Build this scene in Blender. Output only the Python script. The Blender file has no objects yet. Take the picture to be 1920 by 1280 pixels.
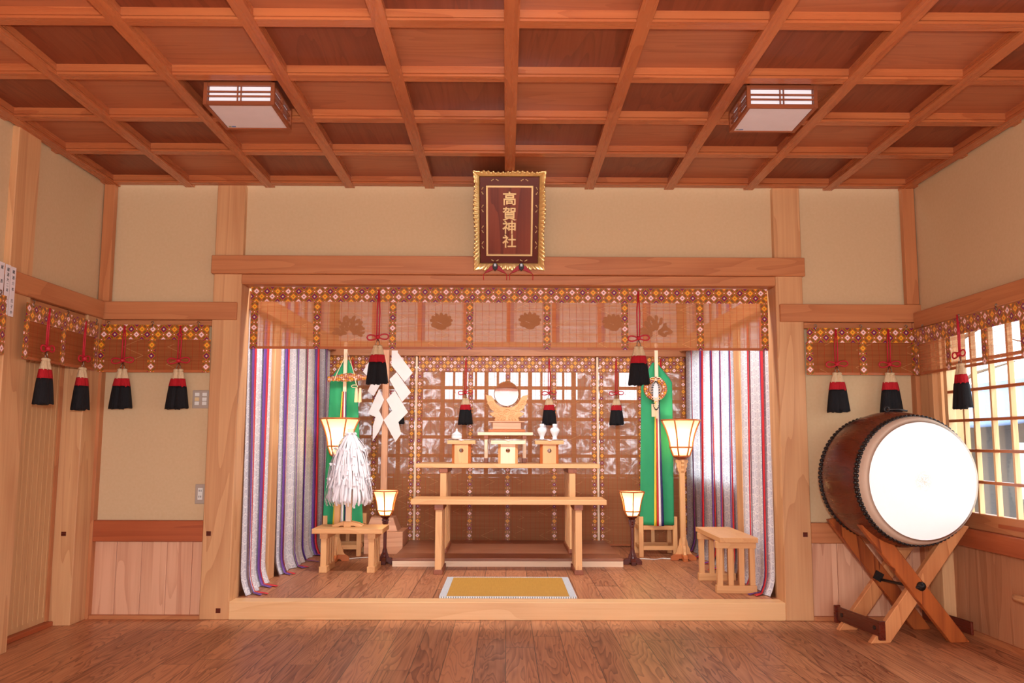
import bpy, math, random
from mathutils import Vector, Matrix, Euler
random.seed(7)
PI = math.pi
scene = bpy.context.scene
COL = scene.collection

# ------------------------------------------------------------------ camera, world, sun, lights, exposure
cam_d = bpy.data.cameras.new('camera'); cam = bpy.data.objects.new('camera', cam_d); COL.objects.link(cam)
cam_d.sensor_width = 36.0; cam_d.lens = 1614.46 / 1920 * 36.0; cam_d.clip_start = 0.02
F_, P_, R_, Y_ = 1614.46, .1156, -.0035, .0063
cp, sp, cr, sr, cy, sy = math.cos(P_), math.sin(P_), math.cos(R_), math.sin(R_), math.cos(Y_), math.sin(Y_)
Rm = Matrix(((cr, 0, -sr), (0, 1, 0), (sr, 0, cr))) @ Matrix(((1, 0, 0), (0, cp, sp), (0, -sp, cp))) @ Matrix(((cy, -sy, 0), (sy, cy, 0), (0, 0, 1)))
right, fwd, up = Vector(Rm[0]), Vector(Rm[1]), Vector(Rm[2])
M = Matrix((right, up, -fwd)).transposed().to_4x4()
M.translation = Vector((0, 0, 1.078))
cam.matrix_world = M
scene.camera = cam

world = bpy.data.worlds.new('world'); scene.world = world; world.use_nodes = True
bg = world.node_tree.nodes['Background']
bg.inputs[0].default_value = (0.86, 0.93, 1.0, 1); bg.inputs[1].default_value = 5.0

def light(name, kind, loc, energy, color=(1, 1, 1), **k):
    d = bpy.data.lights.new(name, kind); d.energy = energy; d.color = color
    rot = k.pop('rot', None)
    for a, b in k.items(): setattr(d, a, b)
    o = bpy.data.objects.new(name, d); COL.objects.link(o); o.location = loc
    if rot: o.rotation_euler = rot
    return o
sunv = Vector((-.13, .50, -.85))
s = light('sun', 'SUN', (3, -3, 6), 3.0, (1, .95, .86), angle=.01)
s.rotation_euler = sunv.to_track_quat('-Z', 'Y').to_euler()
light('camera_flash', 'POINT', (0.02, -.02, 1.30), 345, (1, .97, .965), shadow_soft_size=.05)
light('entrance_daylight', 'AREA', (0, -2.9, 1.15), 95, (1, .98, .95), shape='RECTANGLE', size=3.8, size_y=2.3, rot=(PI / 2, 0, 0))

light('alcove_fill_light', 'AREA', (0, 5.62, 2.40), 66, (1, .97, .95), shape='RECTANGLE', size=3.0, size_y=.08, rot=(math.radians(38), 0, 0))  # unseen fill lamp added behind the lintel to brighten the alcove

vs = scene.view_settings
scene.display_settings.display_device = 'sRGB'
vs.view_transform = 'Standard'; vs.look = 'None'; vs.gamma = 1.0; vs.use_curve_mapping = False
vs.exposure = 0.0

# ------------------------------------------------------------------ helpers
def lin(c):
    return tuple(((v / 255) / 12.92 if v / 255 <= .04045 else ((v / 255 + .055) / 1.055) ** 2.4) for v in c[:3]) + (1,)

class NT:
    def __init__(s, name, rough=.5, spec=.5):
        s.m = bpy.data.materials.new(name); s.m.use_nodes = True; s.t = s.m.node_tree
        s.b = s.t.nodes['Principled BSDF']; s.out = s.t.nodes['Material Output']
        s.b.inputs['Roughness'].default_value = rough
        s.b.inputs['Specular IOR Level'].default_value = spec
        s.L = s.t.links
    def n(s, kind, **k):
        x = s.t.nodes.new(kind)
        for a, b in k.items(): setattr(x, a, b)
        return x
    def put(s, sock, v):
        if isinstance(v, bpy.types.NodeSocket): s.L.new(v, sock)
        elif v is not None: sock.default_value = v
    def math(s, op, *a, clamp=False):
        x = s.n('ShaderNodeMath', operation=op); x.use_clamp = clamp
        for i, v in enumerate(a): s.put(x.inputs[i], v)
        return x.outputs[0]
    def mix(s, f, a, b):
        x = s.n('ShaderNodeMix', data_type='RGBA')
        s.put(x.inputs[0], f); s.put(x.inputs[6], a); s.put(x.inputs[7], b)
        return x.outputs[2]
    def sep(s, v):
        x = s.n('ShaderNodeSeparateXYZ'); s.L.new(v, x.inputs[0]); return x.outputs
    def comb(s, a, b, c=0.0):
        x = s.n('ShaderNodeCombineXYZ')
        for i, v in enumerate((a, b, c)): s.put(x.inputs[i], v)
        return x.outputs[0]
    def noise(s, vec, scale, detail=2.0, dist=0.0, rough=.5, col=False):
        x = s.n('ShaderNodeTexNoise'); s.L.new(vec, x.inputs['Vector'])
        x.inputs['Scale'].default_value = scale; x.inputs['Detail'].default_value = detail
        x.inputs['Distortion'].default_value = dist; x.inputs['Roughness'].default_value = rough
        return x.outputs['Color' if col else 'Fac']
    def ramp(s, f, *stops):
        x = s.n('ShaderNodeValToRGB'); s.L.new(f, x.inputs[0]); e = x.color_ramp.elements
        while len(e) < len(stops): e.new(.5)
        for i, (p, c) in enumerate(stops):
            e[i].position = p; e[i].color = c if len(c) == 4 else tuple(c) + (1,)
        return x.outputs[0]
    def less(s, a, b): return s.math('LESS_THAN', a, b)
    def obj(s): return s.n('ShaderNodeTexCoord').outputs['Object']
    def uv(s): return s.n('ShaderNodeTexCoord').outputs['UV']
    def bump(s, h, st=.2, d=.01):
        x = s.n('ShaderNodeBump'); x.inputs['Strength'].default_value = st; x.inputs['Distance'].default_value = d
        s.L.new(h, x.inputs['Height']); s.L.new(x.outputs[0], s.b.inputs['Normal'])
    def color(s, c): s.put(s.b.inputs['Base Color'], c)

def wood(name, c1, c2, axis='z', grain=.5, freq=9.0, rough=.42, plank=None, gap=0.012, spec=.4, lens=1.9, fine=4.5):
    """flat-sawn timber; plank = (axis across the boards, width)"""
    t = NT(name, rough, spec)
    v = t.n('ShaderNodeVectorMath', operation='ADD')
    oi = t.n('ShaderNodeObjectInfo')
    off = t.math('MULTIPLY', oi.outputs['Random'], 37.0)
    t.L.new(t.obj(), v.inputs[0]); t.L.new(off, v.inputs[1])
    P = v.outputs[0]
    shade = None; gapm = None
    if plank:
        ax, w = plank
        X = t.sep(t.obj())
        q = t.math('DIVIDE', X['XYZ'.index(ax.upper())], w)
        pid = t.math('FLOOR', q)
        wn = t.n('ShaderNodeTexWhiteNoise', noise_dimensions='1D'); t.L.new(pid, wn.inputs['W'])
        fr = t.math('FRACT', q)
        al = X['XYZ'.index(axis.upper())]
        sh = t.math('ADD', al, t.math('MULTIPLY', wn.outputs['Value'], 5.0))
        q2 = t.math('DIVIDE', sh, lens); sid = t.math('FLOOR', q2)
        wn2 = t.n('ShaderNodeTexWhiteNoise', noise_dimensions='2D'); t.L.new(t.comb(pid, sid), wn2.inputs['Vector'])
        shade = wn2.outputs['Value']
        v2 = t.n('ShaderNodeVectorMath', operation='ADD'); t.L.new(P, v2.inputs[0])
        t.L.new(t.math('MULTIPLY', shade, 61.0), v2.inputs[1]); P = v2.outputs[0]
        g1 = t.less(fr, gap); g2 = t.less(t.math('FRACT', q2), .003)
        gapm = t.math('MAXIMUM', g1, g2)
    mp = t.n('ShaderNodeMapping'); t.L.new(P, mp.inputs['Vector'])
    sc = [fine] * 3; sc['xyz'.index(axis)] = .42 * fine / 4.5
    mp.inputs['Scale'].default_value = sc
    A = t.noise(mp.outputs[0], 1.0, 2.5, .6)
    ring = t.math('FRACT', t.math('MULTIPLY', A, freq))
    ring = t.math('POWER', ring, 2.2)
    mp2 = t.n('ShaderNodeMapping'); t.L.new(P, mp2.inputs['Vector'])
    sc = [90, 90, 90]; sc['xyz'.index(axis)] = 2.5
    mp2.inputs['Scale'].default_value = sc
    B = t.noise(mp2.outputs[0], 1.0, 3.0)
    big = t.noise(P, 1.3, 2.0)
    f = t.math('MULTIPLY', ring, grain)
    f = t.math('ADD', f, t.math('MULTIPLY', t.math('SUBTRACT', B, .5), .55))
    f = t.math('ADD', f, t.math('MULTIPLY', t.math('SUBTRACT', big, .5), .7))
    if shade: f = t.math('ADD', f, t.math('MULTIPLY', t.math('SUBTRACT', shade, .5), .55))
    f = t.math('ADD', f, .12, clamp=True)
    c = t.mix(f, lin(c1), lin(c2))
    if gapm: c = t.mix(t.math('MULTIPLY', gapm, .8), c, lin((48, 26, 14)))
    t.color(c)
    rr = t.math('ADD', t.math('MULTIPLY', B, .15), rough - .07); t.L.new(rr, t.b.inputs['Roughness'])
    t.bump(B, .08, .002)
    return t.m

WOODS = {
 'post': ((216, 166, 118), (180, 120, 76), .45, 7),
 'beam': ((196, 128, 82), (158, 88, 52), .4, 8),
 'rib': ((186, 108, 64), (146, 70, 38), .4, 8),
 'panel': ((176, 108, 72), (150, 84, 54), .5, 11),
 'panel_dark': ((132, 66, 40), (100, 46, 26), .5, 11),
 'pale': ((236, 192, 140), (212, 156, 102), .35, 6),
 'pink': ((222, 168, 132), (186, 124, 88), .45, 7),
 'redrail': ((178, 92, 52), (140, 62, 32), .45, 8),
 'table': ((224, 172, 116), (198, 136, 84), .35, 7),
 'brown': ((150, 82, 50), (108, 52, 30), .4, 7),
 'darkred': ((96, 34, 20), (60, 18, 12), .4, 7),
 'drum': ((104, 46, 26), (66, 26, 16), .45, 6),
 'stand': ((178, 94, 44), (112, 46, 20), .8, 6),
 'standpale': ((214, 146, 94), (166, 92, 50), .6, 6),
 'platform': ((164, 108, 78), (128, 74, 52), .5, 10),
 'white': ((246, 218, 186), (228, 190, 150), .3, 6),
 'lamp': ((196, 112, 58), (160, 78, 36), .3, 6),
 'plaque': ((140, 66, 44), (92, 34, 24), .6, 8),
}
_w = {}
def W(kind, axis='z'):
    k = (kind, axis)
    if k not in _w:
        a, b, g, fr = WOODS[kind]
        _w[k] = wood('wood_%s_%s' % k, a, b, axis, g, fr, rough={'darkred': .28, 'drum': .28, 'rib': .26}.get(kind, .42))
    return _w[k]

def plain(name, c, rough=.6, metal=0., spec=.5, emit=None, es=0., bump=None, alpha=None, trans=None, sheen=0.):
    t = NT(name, rough, spec); t.b.inputs['Metallic'].default_value = metal
    n = t.noise(t.obj(), 14.0, 4.0)
    c = lin(c); c2 = tuple(v * .88 for v in c[:3]) + (1,)
    t.color(t.mix(n, c, c2))
    if emit: t.b.inputs['Emission Color'].default_value = lin(emit); t.b.inputs['Emission Strength'].default_value = es
    if bump: t.bump(t.noise(t.obj(), bump[0], 3.0), bump[1], .004)
    if trans:
        tr = t.n('ShaderNodeBsdfTranslucent'); tr.inputs[0].default_value = lin(trans[0])
        mx = t.n('ShaderNodeMixShader'); mx.inputs[0].default_value = trans[1]
        t.L.new(t.b.outputs[0], mx.inputs[1]); t.L.new(tr.outputs[0], mx.inputs[2]); t.L.new(mx.outputs[0], t.out.inputs[0])
    return t.m

def brocade_color(t, a=.0675):
    """diamond-flower brocade from the UV in metres -> colour socket"""
    X = t.sep(t.uv()); u = t.math('DIVIDE', X[0], a); v = t.math('DIVIDE', X[1], a)
    def lattice(du, dv, shift):
        uu = t.math('ADD', u, du); vv = t.math('ADD', v, dv)
        iu = t.math('ROUND', uu); iv = t.math('ROUND', vv)
        fx = t.math('ABSOLUTE', t.math('SUBTRACT', uu, iu)); fy = t.math('ABSOLUTE', t.math('SUBTRACT', vv, iv))
        d = t.math('ADD', fx, fy)
        idx = t.math('FLOORED_MODULO', t.math('ADD', t.math('ADD', iu, t.math('MULTIPLY', iv, 1.0)), shift), 3.0)
        return d, idx, fx, fy
    d1, i1, fx, fy = lattice(0., 0., 0.); d2, i2, _, _ = lattice(.5, .5, 1.)
    first = t.less(d1, d2); d = t.math('MINIMUM', d1, d2)
    idx = t.math('ADD', t.math('MULTIPLY', first, i1), t.math('MULTIPLY', t.math('SUBTRACT', 1.0, first), i2))
    main = t.mix(t.less(idx, .5), t.mix(t.less(idx, 1.5), lin((242, 170, 36)), lin((112, 26, 84))), lin((250, 214, 210)))
    heart = t.mix(t.less(idx, .5), t.mix(t.less(idx, 1.5), lin((176, 120, 20)), lin((236, 214, 170))), lin((150, 104, 116)))
    c = lin((202, 78, 24))
    pp = t.math('SUBTRACT', t.math('ADD', fx, fy), .5); qq = t.math('SUBTRACT', fx, fy)
    def ell(a_, b_):
        e1 = t.math('DIVIDE', pp, a_); e2 = t.math('DIVIDE', qq, b_)
        return t.math('ADD', t.math('MULTIPLY', e1, e1), t.math('MULTIPLY', e2, e2))
    c = t.mix(t.less(ell(.235, .40), 1.), c, lin((104, 34, 16)))
    c = t.mix(t.less(ell(.205, .36), 1.), c, lin((176, 128, 30)))
    c = t.mix(t.less(ell(.13, .26), 1.), c, lin((126, 84, 20)))
    c = t.mix(t.less(d, .36), c, lin((208, 72, 26)))
    c = t.mix(t.less(d, .30), c, lin((92, 20, 20)))
    c = t.mix(t.less(d, .272), c, main)
    c = t.mix(t.less(d, .10), c, heart)
    # white specks where four flowers meet
    ex = t.math('SUBTRACT', .5, fx)
    s1 = t.math('ADD', ex, fy); s2 = t.math('ADD', fx, t.math('SUBTRACT', .5, fy))
    c = t.mix(t.less(t.math('MINIMUM', s1, s2), .075), c, lin((250, 222, 190)))
    return c
def brocade_mat(name='brocade', a=.0675, dull=1.):
    t = NT(name, .45, .4); t.color(brocade_color(t, a))
    t.b.inputs['Sheen Weight'].default_value = .15
    t.bump(t.noise(t.uv(), 500, 1), .1, .001)
    return t.m
def misu_mat(name, c1, c2, see=.35, var=.7):
    t = NT(name, .75, .15)
    U = t.uv(); X = t.sep(U)
    st = t.comb(t.math('MULTIPLY', X[0], 1.6), t.math('MULTIPLY', X[1], 130.0))
    n = t.noise(st, 1.0, 3.0)
    c = t.mix(n, lin(c1), lin(c2))
    # pale knots of the cane drifting in zigzags
    z = t.math('PINGPONG', X[1], .055)
    zz = t.math('ADD', t.math('MULTIPLY', z, 2.3), t.math('MULTIPLY', t.noise(t.comb(X[0], X[1]), 2.2, 1), .05))
    q = t.math('FRACT', t.math('DIVIDE', t.math('SUBTRACT', X[0], zz), .27))
    line = t.math('MULTIPLY', t.less(q, .018), t.math('GREATER_THAN', t.noise(U, 5.0, 2), .5))
    c = t.mix(t.math('MULTIPLY', line, .5), c, lin((236, 190, 130)))
    thr = t.less(t.math('FRACT', t.math('DIVIDE', X[0], .043)), .045)
    c = t.mix(t.math('MULTIPLY', thr, .75), c, lin((176, 40, 20)))
    t.color(c)
    tr = t.n('ShaderNodeBsdfTransparent')
    tl = t.n('ShaderNodeBsdfTranslucent'); t.L.new(c, tl.inputs[0])
    m1 = t.n('ShaderNodeMixShader'); m1.inputs[0].default_value = .25
    t.L.new(t.b.outputs[0], m1.inputs[1]); t.L.new(tl.outputs[0], m1.inputs[2])
    mx = t.n('ShaderNodeMixShader')
    st2 = t.comb(t.math('MULTIPLY', X[0], .8), t.math('MULTIPLY', X[1], 60.0))
    f = t.math('ADD', t.math('MULTIPLY', t.math('SUBTRACT', t.noise(st2, 1.0, 2.0), .5), var), see, clamp=True)
    f = t.math('MULTIPLY', f, t.math('SUBTRACT', 1.0, t.math('MAXIMUM', thr, line)))
    t.L.new(f, mx.inputs[0]); t.L.new(m1.outputs[0], mx.inputs[1]); t.L.new(tr.outputs[0], mx.inputs[2])
    t.L.new(mx.outputs[0], t.out.inputs[0])
    return t.m
def curtain_mat(name, transl):
    t = NT(name, .38, .5)
    X = t.sep(t.uv())
    def ogee(du, dv):
        a = t.math('ADD', t.math('DIVIDE', X[0], .085), du); b = t.math('ADD', t.math('DIVIDE', X[1], .115), dv)
        fx = t.math('SUBTRACT', a, t.math('ROUND', a)); fy = t.math('SUBTRACT', b, t.math('ROUND', b))
        return t.math('SQRT', t.math('ADD', t.math('MULTIPLY', fx, fx), t.math('MULTIPLY', fy, fy)))
    d = t.math('MINIMUM', ogee(0., 0.), ogee(.5, .5))
    band = t.less(t.math('ABSOLUTE', t.math('SUBTRACT', d, .235)), .04)
    band2 = t.less(t.math('ABSOLUTE', t.math('SUBTRACT', d, .13)), .022)
    dot = t.less(d, .06)
    edge = t.math('GREATER_THAN', d, .36)
    p = t.math('MAXIMUM', t.math('MAXIMUM', band, band2), t.math('MAXIMUM', dot, edge))
    p = t.math('MULTIPLY', p, t.math('GREATER_THAN', t.noise(t.uv(), 90, 2), .42))
    c = t.mix(p, lin((240, 238, 240)), lin((204, 202, 212)))
    t.color(c)
    t.L.new(t.math('SUBTRACT', .5, t.math('MULTIPLY', p, .22)), t.b.inputs['Roughness'])
    t.bump(t.noise(t.uv(), 60, 3), .15, .002)
    tl = t.n('ShaderNodeBsdfTranslucent'); t.L.new(c, tl.inputs[0])
    mx = t.n('ShaderNodeMixShader'); mx.inputs[0].default_value = transl
    t.L.new(t.b.outputs[0], mx.inputs[1]); t.L.new(tl.outputs[0], mx.inputs[2]); t.L.new(mx.outputs[0], t.out.inputs[0])
    return t.m
def plaster_mat():
    t = NT('plaster', .9, .1)
    n = t.noise(t.obj(), 60, 5); b = t.noise(t.obj(), 1.5, 3)
    c = t.mix(n, lin((216, 188, 150)), lin((204, 174, 134)))
    c = t.mix(t.math('MULTIPLY', b, .3), c, lin((196, 168, 130)))
    t.color(c); t.bump(n, .15, .002)
    return t.m
def glass_mat(name='window_glass'):
    t = NT(name); t.t.nodes.remove(t.b)
    tr = t.n('ShaderNodeBsdfTransparent'); tr.inputs[0].default_value = (.93, .96, .96, 1)
    g = t.n('ShaderNodeBsdfGlossy'); g.inputs['Roughness'].default_value = .02
    mx = t.n('ShaderNodeMixShader'); mx.inputs[0].default_value = .06
    t.L.new(tr.outputs[0], mx.inputs[1]); t.L.new(g.outputs[0], mx.inputs[2]); t.L.new(mx.outputs[0], t.out.inputs[0])
    return t.m
def crinkle_mat():
    t = NT('crinkled_film', .22, .9)
    n = t.noise(t.obj(), 9.0, 5.0, 1.4, .65); n2 = t.noise(t.obj(), 3.0, 3.0, 1.0)
    c = t.mix(t.math('MULTIPLY', n2, 1.0), lin((206, 184, 172)), lin((160, 124, 102)))
    t.color(c); t.bump(n, 1.0, .06)
    tr = t.n('ShaderNodeBsdfTransparent'); tl = t.n('ShaderNodeBsdfTranslucent'); tl.inputs[0].default_value = (.8, .78, .8, 1)
    m1 = t.n('ShaderNodeMixShader'); m1.inputs[0].default_value = .35
    t.L.new(tl.outputs[0], m1.inputs[1]); t.L.new(tr.outputs[0], m1.inputs[2])
    mx = t.n('ShaderNodeMixShader')
    f = t.ramp(n, (.47, (.25, .25, .25)), (.60, (.95, .95, .95)))
    t.L.new(f, mx.inputs[0]); t.L.new(t.b.outputs[0], mx.inputs[1]); t.L.new(m1.outputs[0], mx.inputs[2])
    t.L.new(mx.outputs[0], t.out.inputs[0])
    return t.m

# ------------------------------------------------------------------ mesh builder
WM = {}
class MB:
    def __init__(s): s.v = []; s.f = []; s.uv = []; s.mi = []; s.sm = []
    def face(s, idx, uv=None, mi=0, sm=False):
        s.f.append(idx); s.uv.append(uv); s.mi.append(mi); s.sm.append(sm)
    def box(s, x0, x1, y0, y1, z0, z1, mi=0, uv=False):
        b = len(s.v)
        x0, x1 = min(x0, x1), max(x0, x1); y0, y1 = min(y0, y1), max(y0, y1); z0, z1 = min(z0, z1), max(z0, z1)
        s.v += [(x0, y0, z0), (x1, y0, z0), (x1, y1, z0), (x0, y1, z0), (x0, y0, z1), (x1, y0, z1), (x1, y1, z1), (x0, y1, z1)]
        for q in ((0, 3, 2, 1), (4, 5, 6, 7), (0, 1, 5, 4), (1, 2, 6, 5), (2, 3, 7, 6), (3, 0, 4, 7)):
            u = None
            if uv:
                u = [(s.v[b + i][0] + s.v[b + i][1] * .0, s.v[b + i][2]) if uv == 'x' else (s.v[b + i][1], s.v[b + i][2]) for i in q]
            s.face([b + i for i in q], u, mi)
        return s
    def rbox(s, c, size, rot, mi=0):
        """box about centre c turned by an Euler"""
        b = len(s.v); s.box(-size[0] / 2, size[0] / 2, -size[1] / 2, size[1] / 2, -size[2] / 2, size[2] / 2, mi)
        R = Euler(rot).to_matrix(); c = Vector(c)
        for i in range(b, len(s.v)): s.v[i] = tuple(R @ Vector(s.v[i]) + c)
        return s
    def tube(s, pts, r, n=8, cap=True, mi=0, closed=False):
        pts = [Vector(p) for p in pts]; m = len(pts); b = len(s.v)
        rs = r if isinstance(r, (list, tuple)) else [r] * m
        prev = None
        for i, p in enumerate(pts):
            if closed: d = pts[(i + 1) % m] - pts[i - 1]
            else: d = pts[min(i + 1, m - 1)] - pts[max(i - 1, 0)]
            if d.length < 1e-9: d = Vector((0, 0, 1))
            d.normalize()
            if prev is None:
                a = Vector((0, 0, 1)) if abs(d.z) < .9 else Vector((1, 0, 0)); u = d.cross(a).normalized()
            else:
                u = prev - d * prev.dot(d)
                u = u.normalized() if u.length > 1e-6 else d.orthogonal().normalized()
            prev = u; w = d.cross(u)
            for k in range(n):
                an = 2 * PI * k / n
                s.v.append(tuple(p + (u * math.cos(an) + w * math.sin(an)) * rs[i]))
        for i in range(m if closed else m - 1):
            j = (i + 1) % m
            for k in range(n):
                k2 = (k + 1) % n
                s.face([b + i * n + k, b + i * n + k2, b + j * n + k2, b + j * n + k], None, mi, True)
        if cap and not closed:
            s.face([b + k for k in range(n)][::-1], None, mi); s.face([b + (m - 1) * n + k for k in range(n)], None, mi)
        return s
    def lathe(s, prof, c=(0, 0, 0), n=32, axis='z', mi=0, smooth=True, phase=0., sx=1., sy=1., cap=True):
        b = len(s.v); m = len(prof)
        for r, h in prof:
            for k in range(n):
                a = 2 * PI * k / n + phase; x, y = r * math.cos(a) * sx, r * math.sin(a) * sy
                p = (x, y, h) if axis == 'z' else (x, h, y)
                s.v.append((p[0] + c[0], p[1] + c[1], p[2] + c[2]))
        for i in range(m - 1):
            for k in range(n):
                k2 = (k + 1) % n
                q = [b + i * n + k, b + i * n + k2, b + (i + 1) * n + k2, b + (i + 1) * n + k]
                s.face(q if axis == 'z' else q[::-1], None, mi, smooth)
        if cap and prof[0][0] > 1e-4: s.face([b + k for k in range(n)][::-1], None, mi)
        if cap and prof[-1][0] > 1e-4: s.face([b + (m - 1) * n + k for k in range(n)], None, mi)
        return s
    def prism(s, poly, d0, d1, plane='xz', mi=0, uv=False):
        """outline in a plane, thick from d0 to d1 along the third axis"""
        b = len(s.v); n = len(poly)
        def P(a, c, d): return {'xz': (a, d, c), 'yz': (d, a, c), 'xy': (a, c, d)}[plane]
        for d in (d0, d1):
            for a, c in poly: s.v.append(P(a, c, d))
        s.face([b + i for i in range(n)], [p for p in poly] if uv else None, mi)
        s.face([b + n + i for i in range(n)][::-1], [p for p in poly][::-1] if uv else None, mi)
        for i in range(n):
            j = (i + 1) % n
            s.face([b + i, b + n + i, b + n + j, b + j], [poly[i], poly[i], poly[j], poly[j]] if uv else None, mi)
        return s
    def grid(s, fn, nu, nv, uvf=None, mi=0, sm=True):
        b = len(s.v)
        for i in range(nu + 1):
            for j in range(nv + 1): s.v.append(tuple(fn(i / nu, j / nv)))
        I = lambda i, j: b + i * (nv + 1) + j
        for i in range(nu):
            for j in range(nv):
                q = [(i, j), (i + 1, j), (i + 1, j + 1), (i, j + 1)]
                s.face([I(*p) for p in q], [uvf(p[0] / nu, p[1] / nv) for p in q] if uvf else None, mi, sm)
        return s
    def move(s, d):
        s.v = [(a + d[0], b + d[1], c + d[2]) for a, b, c in s.v]; return s
    def build(s, name, mats, parent=None, local=False, bevel=0., solid=0.):
        me = bpy.data.meshes.new(name)
        vv = s.v
        if parent is not None and not local:
            inv = WM[parent].inverted(); vv = [tuple(inv @ Vector(p)) for p in vv]
        me.from_pydata(vv, [], s.f)
        if any(u is not None for u in s.uv):
            l = me.uv_layers.new(name='UVMap'); k = 0
            for u, f in zip(s.uv, s.f):
                for q in range(len(f)):
                    if u is not None: l.data[k].uv = u[q]
                    k += 1
        for m in (mats if isinstance(mats, (list, tuple)) else [mats]): me.materials.append(m)
        for p, mi, sm in zip(me.polygons, s.mi, s.sm): p.material_index = mi; p.use_smooth = sm
        me.validate(); me.update()
        o = bpy.data.objects.new(name, me); COL.objects.link(o)
        if parent is not None:
            o.parent = parent; WM[o] = WM[parent]
        else: WM[o] = Matrix.Identity(4)
        if bevel:
            md = o.modifiers.new('bevel', 'BEVEL'); md.width = bevel; md.segments = 1; md.limit_method = 'ANGLE'
        if solid:
            md = o.modifiers.new('solid', 'SOLIDIFY'); md.thickness = solid
        return o
def tag(o, label=None, cat=None, group=None, kind=None):
    if label: o['label'] = label
    if cat: o['category'] = cat
    if group: o['group'] = group
    if kind: o['kind'] = kind
    return o
def thing(name, loc, label, cat, group=None, rot=(0, 0, 0)):
    o = bpy.data.objects.new(name, None); COL.objects.link(o); o.location = loc; o.rotation_euler = rot
    o.empty_display_size = .1
    WM[o] = Matrix.Translation(loc) @ Euler(rot).to_matrix().to_4x4()
    return tag(o, label, cat, group)
def struct(name, mb, m, parent=None, **k):
    o = mb.build(name, m, parent, **k)
    if parent is None: o['kind'] = 'structure'
    return o
def dup(root, loc, label, rotz=None):
    r = root.copy(); COL.objects.link(r); r.location = loc; r['label'] = label
    if rotz is not None: r.rotation_euler = (0, 0, rotz)
    for ch in list(root.children):
        c = ch.copy(); COL.objects.link(c); c.parent = r
        for g in ch.children:
            d = g.copy(); COL.objects.link(d); d.parent = c
    return r
def B(*a, **k): return MB().box(*a, **k)

XC = 0.015
XL, XR = -2.545, 2.585          # faces of the side-wall timbers
WY = 5.40                        # face of the cross wall
ZC = 2.70                        # underside of the ceiling ribs
PLX0, PLX1, PRX0, PRX1 = -1.857, -1.679, 1.707, 1.880
ZA, YB = .107, 8.22              # alcove floor, back of the alcove
plaster = plaster_mat(); brocade = brocade_mat(); glass = glass_mat()
metal = plain('hook_metal', (150, 140, 128), .3, 1.0)
iron = plain('black_iron', (52, 44, 42), .45, .6)

# ------------------------------------------------------------------ floor
m_floor = wood('floor_boards', (204, 142, 100), (118, 62, 38), 'y', .7, 15, .36, plank=('x', .152), gap=.028, fine=8.5)
m_floor2 = wood('alcove_boards', (190, 128, 90), (120, 66, 42), 'y', .65, 18, .4, plank=('x', .152), gap=.032, lens=6, fine=7.5)
fl = struct('floor', B(-2.9, 2.95, -2.3, WY + .1, -.06, 0), m_floor)
B(PLX1 - .1, PRX0 + .1, WY + .115, YB + .4, 0.0, ZA).build('alcove_floor', m_floor2, fl)
B(PLX1, PRX0, WY - .015, WY + .115, 0, ZA).build('alcove_step', W('pale', 'x'), fl, bevel=.003)

# ------------------------------------------------------------------ ceiling: boards, ribs
S = .515; X0 = XC
ys = [WY - .05] + [WY - j * S - .0976 - .03 for j in range(1, 15)]     # centres of the cross ribs
xs = [X0 + i * S for i in range(-5, 6)]
xs[0], xs[-1] = XL + .02, XR - .02
top = MB()
for i in range(len(xs) - 1):
    for j in range(len(ys) - 1):
        top.box(xs[i] + (0 if i else -.3), xs[i + 1] + (0 if i < len(xs) - 2 else .3), ys[j + 1], ys[j] + (.06 if j == 0 else 0), ZC + .052, ZC + .075, mi=(i + j + 1) % 2)
ceil = struct('ceiling', top, [W('panel', 'x'), W('panel_dark', 'y')])
def rib_profile(c):
    return [(c - .023, ZC + .055), (c - .023, ZC + .020), (c - .030, ZC + .012), (c - .030, ZC), (c + .030, ZC), (c + .030, ZC + .012), (c + .023, ZC + .020), (c + .023, ZC + .055)]
for i, x in enumerate(xs):
    MB().prism(rib_profile(x), ys[-1], WY + .02, 'xz').build('rib', W('rib', 'y'), ceil)
for j, y in enumerate(ys):
    z = .002
    p = [(a, b + (z if b < ZC + .001 else 0)) for a, b in rib_profile(y)]
    MB().prism(p, XL - .12, XR + .12, 'yz').build('rib', W('rib', 'x'), ceil)

# ------------------------------------------------------------------ cross wall
wb = MB()
for a, b in ((XL - .2, PLX0 + .02), (PRX1 - .02, XR + .2)):
    wb.box(a, b, WY + .035, WY + .12, 1.80, ZC + .06)
    wb.box(a, b, WY + .035, WY + .12, .56, 1.80)
wb.box(PLX1 - .02, PRX0 + .02, WY + .035, WY + .12, 2.2, ZC + .06)
wall_back = struct('wall_back', wb, plaster)
def boards(x0, x1, y, z0, z1, axis, first, w=.155, t=.02):
    """vertical boarding with open joints, face at y, along x (or along y when axis is 'y')"""
    mb = MB(); p = x0
    e = first
    while p < x1 - .001:
        q = min(e, x1)
        if axis == 'x': mb.box(p + .0015, q - .0015, y, y + t, z0, z1)
        else: mb.box(y, y + t, p + .001, q - .001, z0, z1)
        p = q; e = q + w
    return mb
m_wain = wood('wainscot_boards', (224, 172, 138), (186, 124, 92), 'z', .5, 7, .5, plank=('x', .155), gap=.0)
m_wain_s = wood('wainscot_side', (196, 136, 96), (158, 98, 62), 'z', .5, 7, .5, plank=('y', .155), gap=.0)
boards(XL - .02, PLX0 + .01, WY + .03, .02, .47, 'x', XL + .15).build('wainscot', m_wain, wall_back, bevel=.002)
boards(PRX1 - .01, XR + .05, WY + .03, .02, .47, 'x', PRX1 + .17).build('wainscot', m_wain, wall_back, bevel=.002)
n = [0]
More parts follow.
